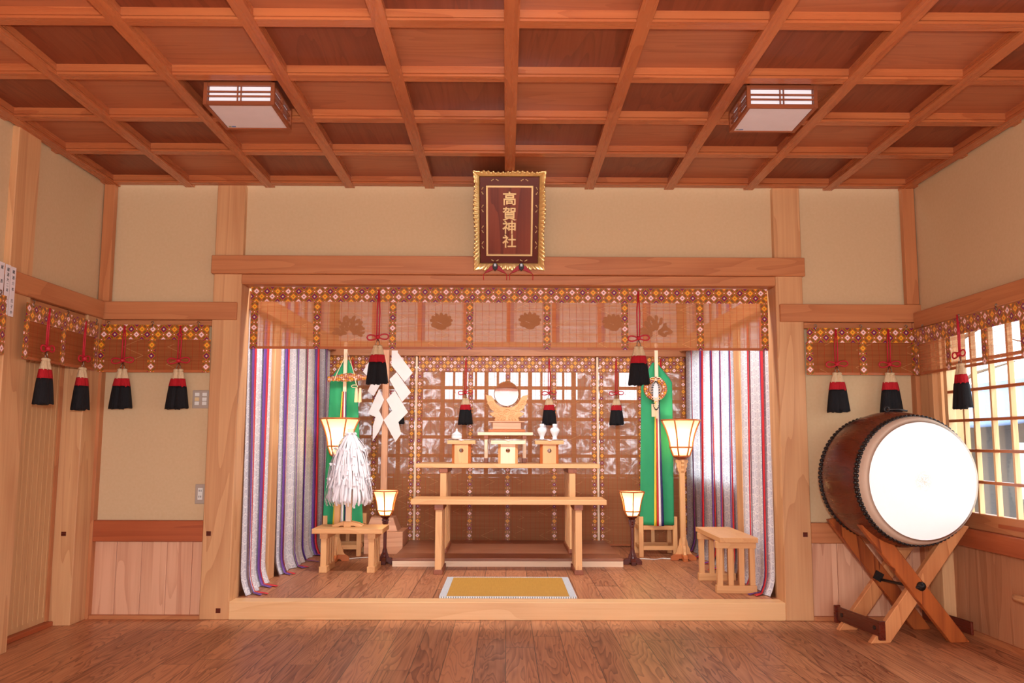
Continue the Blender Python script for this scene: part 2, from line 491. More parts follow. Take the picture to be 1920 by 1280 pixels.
def trim(mb, m, bevel=.004, **k):
    n[0] += 1
    return struct('trim_%d' % n[0], mb, m, bevel=bevel, **k)
# posts of the opening, in one run from floor to ceiling
for a, b in ((PLX0, PLX1), (PRX0, PRX1)):
    o = trim(B(a, b, WY - .015, WY + .185, 0, ZC + .01), W('post', 'z'))
    if a < 0: pegs = [(-1.819, .51), (-1.742, .052)]
    else: pegs = [(1.842, .514)]
    for px, pz in pegs:
        B(px - .014, px + .014, WY - .018, WY + .0, pz - .012, pz + .016).build('peg', W('darkred', 'x'), o)
trim(B(PLX0 - .01, PRX1 + .01, WY - .045, WY + .16, 2.125, 2.243), W('beam', 'x'))
trim(B(PLX1 + .001, PRX0 - .001, WY - .025, WY + .15, 2.062, 2.124), W('beam', 'x'))
# low lintels either side
trim(B(XL - .1, PLX1 - .02, WY - .032, WY + .09, 1.832, 1.945), W('beam', 'x'))
trim(B(PRX0 + .02, XR + .1, WY - .032, WY + .09, 1.835, 1.948), W('beam', 'x'))
trim(B(XL - .1, PLX0 - .001, WY - .008, WY + .09, 1.795, 1.831), W('beam', 'x'))
trim(B(PRX1 + .001, XR + .1, WY - .008, WY + .09, 1.795, 1.834), W('beam', 'x'))
trim(B(XL - .1, PLX0 - .001, WY - .012, WY + .09, .462, .588), W('redrail', 'x'))
trim(B(PRX1 + .001, XR + .1, WY - .012, WY + .09, .462, .586), W('beam', 'x'))
struct('baseboard_left', B(XL - .1, PLX0 - .001, WY - .004, WY + .09, 0, .022), W('beam', 'x'))
struct('baseboard_right', B(PRX1 + .001, XR + .1, WY - .004, WY + .09, 0, .022), W('beam', 'x'))
# corner posts, upper and lower
trim(B(XL - .03, XL + .038, WY - .03, WY + .02, 1.946, ZC + .01), W('beam', 'z'))
trim(B(XR - .048, XR + .03, WY - .03, WY + .02, 1.949, ZC + .01), W('beam', 'z'))
o = trim(B(-2.74, XL, 5.20, 5.399, 0, 1.86), W('post', 'z'))
B(-2.625, -2.597, 5.198, 5.21, .515, .54).build('peg', W('darkred', 'x'), o)
trim(B(XL - .06, XL + .018, WY - .02, WY + .06, 0, 1.83), W('beam', 'z'), .002)
trim(B(XR - .02, XR + .06, WY - .03, WY + .06, 0, 1.83), W('beam', 'z'), .002)
trim(B(XR - .0, 2.78, 5.20, 5.36, 0, 1.86), W('post', 'z'))

# ------------------------------------------------------------------ left wall
wl = MB()
wl.box(XL - .16, XL - .035, -2.3, WY + .1, 1.9, ZC + .06)
wl.box(-2.80, -2.72, -2.3, WY + .1, 0, 1.95)
wall_left = struct('wall_left', wl, plaster)
trim(B(XL - .16, XL + .02, -2.3, WY - .04, 1.832, 1.942), W('beam', 'y'))
trim(B(XL - .16, XL - .012, -2.3, 5.2, 1.78, 1.831), W('beam', 'y'))
for y0 in (4.352, 2.55, .75, -1.05):
    trim(B(-2.72, XL - .001, y0, y0 + .215, 0, ZC + .01), W('post', 'z'))
m_fus = wood('door_panel_wood', (206, 160, 112), (180, 132, 88), 'z', .3, 9, .6)
def door(k, y0, y1):
    d = struct('door_%d' % k, B(-2.70, -2.675, y0, y1, .03, 1.79), m_fus)
    mb = MB(); y = y0 + .05
    while y < y1 - .02:
        mb.box(-2.676, -2.671, y - .004, y + .004, .06, 1.76); y += .052
    mb.build('batten', m_fus, d)
    B(-2.70, -2.665, y0, y0 + .04, .03, 1.79).build('stile', W('beam', 'z'), d)
    B(-2.70, -2.665, y1 - .03, y1, .03, 1.79).build('stile', W('beam', 'z'), d)
    return d
door(1, 4.575, 5.195); door(2, 2.77, 4.347)
trim(B(-2.73, -2.64, -2.3, 5.2, 0, .028), W('redrail', 'y'))

# ------------------------------------------------------------------ right wall with its window
wr = MB()
wr.box(XR + .035, XR + .16, -2.3, WY + .1, 1.86, ZC + .06)
wall_right = struct('wall_right', wr, plaster)
boards(-2.3, 5.25, 2.655, .03, .52, 'y', -2.2).build('wainscot', m_wain_s, wall_right)
B(2.68, 2.74, -2.3, 5.35, 0, .6).build('outer_boarding', W('brown', 'y'), wall_right)
trim(B(XR - .02, XR + .16, -2.3, WY - .04, 1.79, 1.893), W('beam', 'y'))
trim(B(XR + .012, XR + .16, -2.3, 5.2, 1.755, 1.789), W('beam', 'y'))
trim(B(XR + .0, 2.76, -2.3, 5.199, .50, .602), W('redrail', 'y'))
struct('baseboard_side', B(2.64, 2.70, -2.3, 5.2, 0, .03), W('beam', 'y'))
win = struct('window_1', MB().box(XR + .03, XR + .075, .8, 5.199, .602, .692), W('beam', 'y'), bevel=.003)
B(XR + .026, XR + .04, 4.34, 4.63, .632, .652).build('finger_groove', W('redrail', 'y'), win)
mb = MB()
for y in (5.19, 5.12): mb.box(XR + .03, XR + .075, y - .03, y + .008, .69, 1.76)
mb.build('jamb', W('pale', 'z'), win)
y = 5.0; mb = MB()
while y > .8:
    if abs(y - 5.0) > .05: mb.box(XR + .035, XR + .062, y - .009, y + .009, .69, 1.76)
    y -= .178
mb.box(XR + .035, XR + .062, 4.93 - .009, 4.93 + .009, .69, 1.76)
mb.build('glazing_bar', W('pale', 'z'), win)
mb = MB()
for z in (1.54, 1.377, 1.207, 1.036, .865): mb.box(XR + .03, XR + .058, .8, 5.09, z - .008, z + .008)
mb.build('glazing_bar', W('rib', 'y'), win)
B(XR + .063, XR + .066, .8, 5.1, .69, 1.76).build('pane', glass, win)
struct('wall_side', B(2.62, 2.76, -2.3, .8, .5, 1.9), plaster)
# wall behind the camera, with the wide entrance
we = MB().box(-2.8, -1.9, -2.4, -2.3, 0, 2.8).box(1.9, 2.8, -2.4, -2.3, 0, 2.8).box(-1.9, 1.9, -2.4, -2.3, 2.08, 2.8)
struct('wall_front', we, W('brown', 'x'))

t = thing('entrance_curtain', (0, -2.25, 2.07), 'white entrance curtain with dark diamond crests, seen only in the round mirror', 'curtain')
MB().grid(lambda u, v: (-1.9 + 3.8 * u, -2.26 + .02 * math.sin(u * 60), 1.45 + .62 * v), 60, 2).build('cloth', plain('white_linen', (240, 238, 236), .8), t, solid=.002)
for x in (-1.35, -.45, .45, 1.35):
    MB().prism([(x - .11, 1.78), (x, 1.67), (x + .11, 1.78), (x, 1.89)], -2.238, -2.234, 'xz').build('crest', plain('crest_black', (40, 32, 36), .8), t)
# ------------------------------------------------------------------ alcove shell
AX0, AX1 = -1.72, 1.75
aw = MB().box(AX0 - .08, AX0, WY + .15, YB + .4, ZA, 2.5)
struct('wall_alcove_left', aw, W('panel', 'z'))
aw = MB().box(AX1, AX1 + .08, WY + .15, 6.35, ZA, 2.5).box(AX1, AX1 + .08, 6.35, YB + .4, ZA, .76).box(AX1, AX1 + .08, 6.35, YB + .4, 1.86, 2.5).box(AX1, AX1 + .08, 6.35, 6.45, .76, 1.86).box(AX1, AX1 + .08, 8.0, YB + .4, .76, 1.86)
struct('wall_alcove_right', aw, W('panel', 'z'))
w2 = struct('window_2', MB().box(AX1 + .01, AX1 + .06, 6.35, 8.0, .74, .78), W('beam', 'y'))
mb = MB()
for z in (1.0, 1.22, 1.44, 1.66): mb.box(AX1 + .02, AX1 + .05, 6.35, 8.0, z - .01, z + .01)
for y in (6.7, 7.05, 7.4, 7.75): mb.box(AX1 + .02, AX1 + .05, y - .01, y + .01, .78, 1.86)
mb.build('glazing_bar', W('beam', 'y'), w2)
B(AX1 + .052, AX1 + .055, 6.35, 8.0, .78, 1.86).build('pane', glass, w2)
struct('wall_alcove_back', B(AX0, AX1, 8.30, 8.41, 1.80, 2.5), W('panel', 'x'))
struct('ceiling_alcove', B(AX0 - .08, AX1 + .08, WY + .16, YB + .45, 2.50, 2.55), W('panel_dark', 'y'))
trim(B(AX0, AX0 + .10, WY + .16, 8.16, 1.93, 2.05), W('beam', 'y'))
trim(B(AX1 - .10, AX1, WY + .16, 8.16, 1.93, 2.05), W('beam', 'y'))
trim(B(AX0, AX1, 8.16, 8.24, 1.885, 2.02), W('beam', 'x'))
trim(B(AX0, AX0 + .06, 6.17, 6.33, ZA, 1.93), W('post', 'z'))
trim(B(AX1 - .06, AX1, 6.22, 6.38, ZA, 1.93), W('post', 'z'))
# doors behind the blinds: latticed, with crinkled film in the frames
bd = struct('door_3', MB().box(AX0, AX1, 8.44, 8.47, ZA, .73), W('panel', 'x'))
mb = MB()
x = -1.69
vx = []
while x < 1.75: vx.append(x); x += .2135
for x in vx: mb.box(x - .02, x + .02, 8.42, 8.46, .73, 2.1)
for z in (.75, .94, 1.12, 1.295, 1.47, 1.60, 1.77, 1.95): mb.box(AX0, AX1, 8.43, 8.465, z - .016, z + .016)
for i in range(13):
    x = -.62 + i * .107
    mb.box(x - .011, x + .011, 8.425, 8.45, 1.45, 1.77)
mb.build('lattice', W('beam', 'z'), bd)
film = crinkle_mat()
MB().box(AX0, AX1, 8.466, 8.469, .73, 1.47).box(AX0, -.63, 8.466, 8.469, 1.47, 1.8).box(.70, 1.1, 8.466, 8.469, 1.47, 1.8).box(1.3, AX1, 8.466, 8.469, 1.47, 1.8).build('film', film, bd)
B(-.63, .70, 8.467, 8.469, 1.47, 2.1).build('pane', glass, bd)

# ------------------------------------------------------------------ blinds
misu_f = misu_mat('cane_blind_front', (224, 162, 102), (194, 122, 70), .22, .5)
misu_b = misu_mat('cane_blind_back', (206, 142, 96), (178, 112, 70), .27, .2)
misu_w = misu_mat('cane_blind_window', (204, 134, 88), (160, 88, 48), .45)
misu_d = misu_mat('cane_blind_side', (184, 110, 62), (152, 82, 44), .05)
def blind(name, label, a0, a1, z0, z1, pos, axis, strips, mat, top_h=.092, strip_w=.044, hooks=(), group='cane blinds with brocade borders', face=-1, edge_b=False):
    """hanging blind along axis; face = side the brocade is on"""
    if axis == 'x': t = thing(name, ((a0 + a1) / 2, pos, z1), label, 'blind', group)
    else: t = thing(name, (pos, (a0 + a1) / 2, z1), label, 'blind', group)
    def sheet(b0, b1, c0, c1, off, th=.003):
        mb = MB(); k = 8
        d0, d1 = pos + off * face, pos + (off + th) * face
        def fn(d): return (lambda u, v: ((b0 + (b1 - b0) * u, d, c0 + (c1 - c0) * v) if axis == 'x' else (d, b0 + (b1 - b0) * u, c0 + (c1 - c0) * v)))
        uvf = lambda u, v: (b0 - XC + (b1 - b0) * u, c0 - z1 + .028 + (c1 - c0) * v)
        mb.grid(fn(d1), k, 2, uvf, sm=False)
        return mb
    o = sheet(a0, a1, z0, z1, 0).build('cane_slats', mat, t)
    sheet(a0, a1, z1 - top_h, z1, .006).build('brocade_border', brocade, t, solid=.004)
    for s_ in strips:
        mb = MB(); b0, b1 = s_ - strip_w / 2, s_ + strip_w / 2
        d = pos + .0075 * face
        fn = (lambda u, v: ((b0 + (b1 - b0) * u, d, z0 + (z1 - top_h - z0) * v) if axis == 'x' else (d, b0 + (b1 - b0) * u, z0 + (z1 - top_h - z0) * v)))
        mb.grid(fn, 1, 4, lambda u, v: (strip_w * (u - .5), z0 - z1 + .06 + (z1 - top_h - z0) * v), sm=False)
        mb.build('brocade_strip', brocade, t, solid=.004)
    # bottom rail of the blind
    if axis == 'x': B(a0, a1, pos - .004, pos + .004, z0 - .002, z0 + .014).build('bottom_rail', W('rib', 'x'), t)
    else: B(pos - .004, pos + .004, a0, a1, z0 - .002, z0 + .014).build('bottom_rail', W('rib', 'y'), t)
    for h in hooks:
        pts = []
        for k in range(9):
            a = -PI / 2 + k * PI * 1.5 / 8
            pts.append((h + .008 * math.cos(a), 0, z1 + .012 + .008 * math.sin(a)))
        pts = [(h, 0, z1 - .02)] + pts
        f2 = pos + .014 * face
        pts = [(p[0], f2, p[2]) if axis == 'x' else (f2, p[0], p[2]) for p in pts]
        MB().tube(pts, .0028, 6).build('hook', metal, t)
    return t
fs = [-1.614, -1.213, -.729, -.237, .258, .757, 1.24, 1.655]
fb = blind('cane_blind', 'wide see-through cane blind with faint crests across the top of the alcove opening', -1.640, 1.675, 1.662, 2.058, 5.47, 'x', fs, misu_f, top_h=.094)
crest_m = plain('crest_tint', (172, 110, 66), .8)
def leafshape(cx, cz, r, ang, asp=.45, n_=10):
    P = []
    for k in range(n_):
        a = 2 * PI * k / n_; x, y = r * math.cos(a) * .5 + r * .5, r * asp * .5 * math.sin(a)
        P.append((cx + x * math.cos(ang) - y * math.sin(ang), cz + x * math.sin(ang) + y * math.cos(ang)))
    return P
def crest(cx, cz, kind):
    mb = MB(); n_ = [0]
    def leaf(*a):
        y = 5.4655 - .00035 * n_[0]; n_[0] += 1
        mb.prism(leafshape(*a)[::-1], y - .0002, y, 'xz')
    if kind == 'leaf':
        rnd = random.Random(int(cx * 100) + 300)
        for k in range(40):
            a = PI / 2 + (k % 10 - 4.5) * .34; d = .015 + .018 * (k // 10) + rnd.uniform(0, .012)
            leaf(cx + d * math.cos(a), cz - .055 + d * 1.2 * math.sin(a), rnd.uniform(.030, .042), a + rnd.uniform(-.6, .6), .6)
    else:
        for k in range(7):
            a = PI / 2 + (k - 3) * .5
            leaf(cx + .02 * math.cos(a), cz + .0, .055, a, .5)
        leaf(cx - .03, cz + .012, .06, 0, .9)
        for q in (-1, 1, 0):
            leaf(cx + q * .032 - .034, cz - .024 - (0 if q else .016), .07, 0.1 * q, .55)
    return mb.build('crest', crest_m, [c for c in fb.children if c.name.startswith('cane_slats')][0])
for cx, cz, k in ((-1.002, 1.809, 'leaf'), (-.419, 1.843, 'f'), (.148, 1.850, 'f'), (.685, 1.841, 'f'), (.949, 1.814, 'leaf')): crest(cx, cz, k)
blind('cane_blind', 'short cane blind on the cross wall left of the alcove, above the light switches', -2.537, -1.862, 1.50, 1.796, 5.365, 'x', [-2.53, -2.215, -1.872], misu_d, hooks=(-2.49, -2.215, -1.93))
blind('cane_blind', 'short cane blind on the cross wall right of the alcove, above the drum', 1.888, 2.575, 1.50, 1.794, 5.365, 'x', [1.90, 2.236, 2.565], misu_d, hooks=(1.94, 2.225, 2.51))
blind('cane_blind', 'cane blind along the left side wall above the sliding door', 4.45, 5.24, 1.497, 1.79, -2.505, 'y', [4.462, 4.84, 5.228], misu_d, hooks=(4.5, 4.86, 5.2), face=1)
blind('cane_blind', 'cane blind cut off by the left edge, behind the paper slips', 3.3, 4.262, 1.497, 1.79, -2.505, 'y', [3.32, 3.79, 4.25], misu_d, hooks=(3.4, 4.2), face=1)
blind('cane_blind', 'backlit cane blind hanging over the window on the right wall', 3.6, 5.262, 1.492, 1.77, 2.53, 'y', [3.62, 4.15, 4.50, 4.87, 5.25], misu_w, hooks=(4.36, 4.73, 5.15), face=-1)
zb = 1.885; th_ = .148
blind('cane_blind', 'left of three tall cane blinds at the back of the alcove, behind the paper wand', -1.69, -.872, .118, zb, YB - .02, 'x', [-1.66, -1.247, -.895], misu_b, top_h=th_, strip_w=.05, hooks=(-1.3, -.95))
blind('cane_blind', 'middle of three tall cane blinds at the back of the alcove, behind the mirror', -.838, .848, .118, zb, YB - .02, 'x', [-.825, -.34, .015, .453, .832], misu_b, top_h=th_, strip_w=.046, hooks=(-.75, -.4, .02, .42, .78))
blind('cane_blind', 'right of three tall cane blinds at the back of the alcove, behind the right banner', .885, 1.70, .118, zb, YB - .02, 'x', [.905, 1.27, 1.685], misu_b, top_h=th_, strip_w=.036, hooks=(.95, 1.3))
for x in (-.855, .866):
    trim(B(x - .010, x + .010, YB - .05, YB - .026, ZA, 1.88), W('white', 'z'), .001)

# ------------------------------------------------------------------ horsehair tassels
red = plain('red_cord', (196, 26, 48), .55, bump=(300, .4))
def hair(name, c, c2, rough=.75):
    t = NT(name, rough, .25); X = t.sep(t.obj())
    ang = t.math('ARCTAN2', X[1], X[0])
    n_ = t.noise(t.comb(t.math('MULTIPLY', X[0], 420.), t.math('MULTIPLY', X[1], 420.), t.math('MULTIPLY', X[2], 9.)), 1., 2.)
    t.color(t.mix(n_, lin(c), lin(c2))); t.bump(n_, .9, .004); return t.m
hair_b = hair('black_horsehair', (34, 32, 36), (8, 8, 10)); hair_r = hair('red_horsehair', (206, 34, 44), (140, 14, 26)); hair_w = hair('cream_horsehair', (236, 212, 174), (196, 164, 122))
def make_tassel(loc, label, group, cord=.2):
    t = thing('horsehair_tassel', loc, label, 'tassel', group)      # origin: hook point
    mb = MB()
    zb_ = -cord - .02                                                # bow centre
    mb.tube([(0, -.004, 0), (-.008, 0, -cord * .5), (-.008, 0, zb_)], .0042, 6)
    mb.tube([(.002, -.004, 0), (.010, 0, -cord * .5), (.007, 0, zb_)], .0042, 6)
    mb.build('cord', red, t, local=True)
    bw = MB()
    for s_ in (-1, 1):
        pts = []
        for k in range(15):
            a = 2 * PI * k / 14
            pts.append((s_ * (.036 - .032 * math.cos(a)), -.006, zb_ + .016 * math.sin(a) * (1 - .35 * math.cos(a)) + s_ * .003))
        bw.tube(pts, .0045, 7)
    bw.lathe([(.001, -.014), (.012, -.008), (.015, 0), (.012, .008), (.001, .014)], (0, -.006, zb_), 10)
    bw.build('bow', red, t, local=True)
    rg = MB()
    for s_ in (-1, 1): rg.tube([(0, 0, zb_ - .01), (s_ * .010, 0, zb_ - .035), (s_ * .013, -.003, zb_ - .052)], .0026, 6)
    rg.build('wire_loop', metal, t, local=True)
    z0 = zb_ - .052; H = .245
    def skirt(za, zc, ra, rc, m, nm, seed):
        rnd = random.Random(seed); mb = MB()
        for s_ in (-1, 1):
            rows = 7; n_ = 30
            jit = [rnd.uniform(.93, 1.07) for _ in range(n_)]
            b = len(mb.v)
            for i in range(rows + 1):
                f = i / rows; z = za + (zc - za) * f; r = ra + (rc - ra) * f ** .8
                cx = s_ * (.014 + (z0 - z) * .042)
                for k in range(n_):
                    a = 2 * PI * k / n_; q = r * (1 + (jit[k] - 1) * (.4 + f))
                    mb.v.append((cx + q * math.cos(a), q * .8 * math.sin(a), z + (jit[(k * 3) % n_] - 1) * .1 * (f == 1.0)))
            for i in range(rows):
                for k in range(n_):
                    mb.face([b + i * n_ + k, b + (i + 1) * n_ + k, b + (i + 1) * n_ + (k + 1) % n_, b + i * n_ + (k + 1) % n_], None, 0, True)
            mb.face([b + k for k in range(n_)]); mb.face([b + rows * n_ + k for k in range(n_)][::-1])
        return mb.build(nm, m, t, local=True)
    skirt(z0 - .012, z0 - .062, .014, .0275, hair_w, 'cream_band', 1)
    skirt(z0 - .060, z0 - .110, .0280, .0345, hair_r, 'red_band', 2)
    skirt(z0 - .108, z0 - H, .0350, .0455, hair_b, 'black_skirt', 3)
    hd = MB()
    for s_ in (-1, 1):
        hd.lathe([(.001, -.02), (.012, -.017), (.0165, -.010), (.0155, -.003), (.008, .002), (.001, .003)], (s_ * .014, 0, z0), 14)
    hd.build('head', hair_w, t, local=True)
    return t
T0 = make_tassel((-2.384, 5.345, 1.79), 'tassel on the cross wall left of the alcove, nearer the room corner', 'black, red and cream tassels hanging from the blinds')
dup(T0, (-2.037, 5.345, 1.79), 'tassel on the cross wall left of the alcove, beside the light switches')
dup(T0, (2.062, 5.345, 1.785), 'tassel on the cross wall right of the alcove, over the left of the drum')
dup(T0, (2.392, 5.345, 1.785), 'tassel on the cross wall right of the alcove, nearer the window corner')
dup(T0, (-2.47, 4.615, 1.785), 'tassel on the left side wall in front of the sliding door', PI / 2)
dup(T0, (-2.47, 5.02, 1.77), 'tassel on the left side wall by the corner post', PI / 2)
dup(T0, (2.50, 4.71, 1.785), 'sunlit tassel hanging before the window on the right wall', -PI / 2)
T1 = make_tassel((-.82, 5.452, 2.04), 'tassel low in the alcove opening, left of the sign, before the white paper', 'black, red and cream tassels hanging from the blinds', .285)
dup(T1, (.842, 5.452, 2.04), 'tassel low in the alcove opening, right of the sign, before the green banner')
T2 = make_tassel((-.386, 8.155, 1.865), 'tassel at the back of the alcove, left of the mirror', 'black, red and cream tassels hanging from the blinds', .31)
for x, l in ((.405, 'tassel at the back of the alcove, right of the mirror above the vases'), (1.042, 'tassel at the back of the alcove, next to the right green banner'),
             (1.466, 'tassel at the back of the alcove mostly hidden by the right green banner'), (-1.03, 'tassel at the back of the alcove, hidden behind the white zigzag paper'), (-1.46, 'tassel cord at the back of the alcove behind the left green banner')):
    dup(T2, (x, 8.155, 1.865), l)

# ------------------------------------------------------------------ curtains at the sides of the alcove
rib_r = plain('ribbon_red', (216, 40, 52), .5); rib_p = plain('ribbon_purple', (108, 66, 150), .5)
def curtain(y0, y1, side, ribs, label, mat, seed):
    """side -1 left wall, +1 right wall"""
    xb = (AX0 + .045) if side < 0 else (AX1 - .042)
    z1, z0 = 1.93, ZA + .004
    t = thing('brocade_curtain', (xb, (y0 + y1) / 2, z1), label, 'curtain', 'white brocade curtains with ribbons')
    def X(y, z, off=0.):
        f = (z1 - z) / (z1 - z0)
        w = .008 * math.sin(y * 23 + seed) + .007 * math.sin(y * 41 + seed * 2.3 + f) * (0.3 + f) + .012 * f * math.sin(y * 9 + seed)
        e = max(0., (.14 - (z - z0)) / .14)
        return xb - side * (w + .012 * f + .035 * e ** 2 + off)
    nu, nv = 56, 40
    def pt(u, v, off=0.):
        z = z1 + (z0 - z1) * v; y = y0 + (y1 - y0) * u + .008 * math.sin(v * 6 + u * 5)
        return (X(y, z, off), y, z)
    mb = MB().grid(pt, nu, nv, lambda u, v: (y0 + (y1 - y0) * u, z1 + (z0 - z1) * v))
    mb.build('cloth', mat, t)
    for y in ribs:
        for q, m, nm in ((0, rib_r, 'red_ribbon'), (1, rib_p, 'purple_ribbon')):
            w = .042
            rnd = random.Random(int(y * 100) + q)
            k0 = rnd.uniform(.03, .07)
            a = y + (-w if q == 0 else 0.0) * 1.0 if side > 0 else y + (0.0 if q == 0 else -w)
            def rp(u, v):
                z = z1 - .0 + (ZA + .012 - z1) * min(v / .95, 1.)
                yy = a + w * u + .010 * math.sin(v * 3.5 + y) * v
                off = .013
                if v > .95:
                    e = (v - .95) / .05
                    off += e * (k0 + .03) ; z = ZA + .012 - .006 * e; yy -= e * .05
                fo = .010 * v * (math.sin(y * 7 + 1) * .5 + .5)
                return (X(yy, z, off + fo * (1 - u)), yy, z)
            MB().grid(rp, 2, 40).build(nm, m, t, solid=.001)
    return t
cm_l = curtain_mat('curtain_brocade', .12); cm_r = curtain_mat('curtain_brocade_sheer', .62)
curtain(5.56, 6.15, -1, [5.66, 5.95], 'narrow white brocade curtain at the front left side of the alcove', cm_l, 1.)
curtain(6.34, 8.14, -1, [6.50, 6.84, 7.19, 7.55, 7.92], 'long white brocade curtain down the left side of the alcove behind the small bench', cm_l, 2.)
curtain(5.56, 6.22, 1, [5.68, 6.0], 'narrow white brocade curtain at the front right side of the alcove', cm_l, 3.)
curtain(6.39, 8.14, 1, [6.50, 6.80, 7.12, 7.46, 7.84], 'long sunlit brocade curtain over the right side window of the alcove', cm_r, 4.)

def upper_curtain(axis, pos, a0, a1, ribs, label):
    z0, z1 = 2.03, 2.46
    t = thing('upper_curtain', (pos, (a0 + a1) / 2, z1) if axis == 'y' else ((a0 + a1) / 2, pos, z1), label, 'curtain', 'short curtains high in the alcove')
    side = (1 if pos > 0 else -1) if axis == 'y' else 1
    def P(a, z, off): 
        d = pos - side * (.01 * math.sin(a * 21) + .006 * math.sin(a * 47) + off)
        return (d, a, z) if axis == 'y' else (a, d, z)
    MB().grid(lambda u, v: P(a0 + (a1 - a0) * u, z0 + (z1 - z0) * v, 0), 60, 4, lambda u, v: (a0 + (a1 - a0) * u, z0 + (z1 - z0) * v)).build('cloth', cm_l, t)
    for y in ribs:
        for q, m, nm in ((0, rib_r, 'red_ribbon'), (1, rib_p, 'purple_ribbon')):
            MB().grid(lambda u, v: P(y + .036 * (q + u), z0 + (z1 - z0) * v, .012), 1, 3).build(nm, m, t)
upper_curtain('x', 8.27, -1.62, 1.65, [-1.30, -.86, -.42, .0, .44, .88, 1.32], 'short white curtain above the back blinds, seen faintly through the front blind')
upper_curtain('y', AX0 + .04, 5.6, 8.1, [5.9, 6.2, 6.5, 6.8, 7.1, 7.4, 7.7], 'short white curtain high on the left alcove side, seen through the front blind')
upper_curtain('y', AX1 - .04, 5.6, 8.1, [5.9, 6.2, 6.5, 6.8, 7.1, 7.4, 7.7], 'short white curtain high on the right alcove side, seen through the front blind')

# ------------------------------------------------------------------ low platform and mat
t = thing('low_platform', (XC, 7.5, ZA), 'wide low wooden platform on the alcove floor under the offering tables', 'platform')
B(-.885, .919, 6.88, 8.12, .150, .172).build('top_boards', W('platform', 'x'), t, bevel=.002)
B(-.885, .919, 6.88, 6.91, ZA, .1495).build('front_board', W('white', 'x'), t)
B(-.885, -.855, 6.911, 8.12, ZA, .1495).build('side_board', W('white', 'y'), t)
B(.889, .919, 6.911, 8.12, ZA, .1495).build('side_board', W('white', 'y'), t)

def straw_mat():
    t = NT('woven_rush', .7, .2); X = t.sep(t.obj())
    n_ = t.noise(t.comb(t.math('MULTIPLY', X[0], 160.), t.math('MULTIPLY', X[1], 8.)), 1., 3.)
    n2 = t.noise(t.comb(t.math('MULTIPLY', X[0], 10.), t.math('MULTIPLY', X[1], 240.)), 1., 2.)
    t.color(t.mix(t.math('MULTIPLY', t.math('ADD', n_, n2), .5), lin((206, 160, 78)), lin((158, 112, 44)))); t.bump(n_, .3, .002); return t.m
def edge_mat():
    t = NT('mat_edge_brocade', .5, .4); X = t.sep(t.obj())
    a = t.math('SINE', t.math('MULTIPLY', X[0], 420.)); b = t.math('SINE', t.math('MULTIPLY', X[1], 420.))
    p = t.math('GREATER_THAN', t.math('MULTIPLY', a, b), .1)
    t.color(t.mix(p, lin((226, 232, 236)), lin((132, 146, 156)))); return t.m
t = thing('rush_mat', (XC, 5.9, ZA), 'golden rush mat with grey brocade edging on the alcove floor', 'mat')
mx0, mx1, my0, my1 = -.415, .445, 5.515, 6.30
B(mx0 + .045, mx1 - .045, my0 + .012, my1 - .02, ZA + .0005, ZA + .010).build('woven_rush', straw_mat(), t)
em = edge_mat()
B(mx0, mx0 + .045, my0, my1, ZA + .0005, ZA + .011).build('edging', em, t)
B(mx1 - .045, mx1, my0, my1, ZA + .0005, ZA + .011).build('edging', em, t)
B(mx0 + .045, mx1 - .045, my0, my0 + .012, ZA + .0005, ZA + .011).build('edging', em, t)
B(mx0 + .045, mx1 - .045, my1 - .02, my1, ZA + .0005, ZA + .011).build('edging', em, t)

# ------------------------------------------------------------------ tables on slatted legs
def slat_table(name, loc, L, Wd, H, top, inset, nl, label, cat='table', rotz=0, leg=.045, lt=.03, dark=None, wd='table', ax='x', group=None, foot=.045, rail=.04, over=.03):
    """long along local x; rows of slats across at each end"""
    t = thing(name, loc, label, cat, group, (0, 0, rotz))
    B(-L / 2, L / 2, -Wd / 2, Wd / 2, H - top, H).build('table_top', W(wd, 'x'), t, local=True, bevel=.002)
    for s_ in (-1, 1):
        x = s_ * (L / 2 - inset)
        y0, y1 = -Wd / 2 + over, Wd / 2 - over
        dm = W(dark, 'y') if dark else W(wd, 'y')
        B(x - leg * .7, x + leg * .7, y0 - .008, y1 + .008, H - top - rail, H - top - .0005).build('leg_rail', dm, t, local=True, bevel=.002)
        B(x - leg * .7, x + leg * .7, y0 - .008, y1 + .008, 0, foot).build('foot_rail', dm, t, local=True, bevel=.002)
        for k in range(nl):
            y = y0 + lt / 2 + (y1 - y0 - lt) * k / (nl - 1)
            B(x - leg / 2, x + leg / 2, y - lt / 2, y + lt / 2, foot + .0005, H - top - rail - .0005).build('leg', W(wd, 'z'), t, local=True)
    return t
slat_table('offering_table', (XC + .006, 6.645, ZA), 1.448, .385, .543, .036, .207, 5, 'lower front offering table with slatted legs in the middle of the alcove', dark='brown', leg=.048, lt=.036, foot=.035, over=.02)
slat_table('offering_table', (XC, 7.46, .173), 1.512, .62, .722, .034, .225, 6, 'tall rear offering table standing on the platform, carrying the stands and mirror', dark='brown', leg=.05, lt=.04, foot=.035, over=.02)
slat_table('small_bench', (-1.178, 6.70, ZA), .525, .36, .322, .036, .085, 4, 'small slatted bench at the left of the alcove under the white streamer wand', leg=.042, lt=.03)
slat_table('small_bench', (1.498, 5.99, ZA), .72, .245, .362, .032, .10, 4, 'empty slatted bench at the right front of the alcove, end on to the opening', rotz=PI / 2, leg=.034, lt=.034, foot=.05, rail=.045, over=.0)

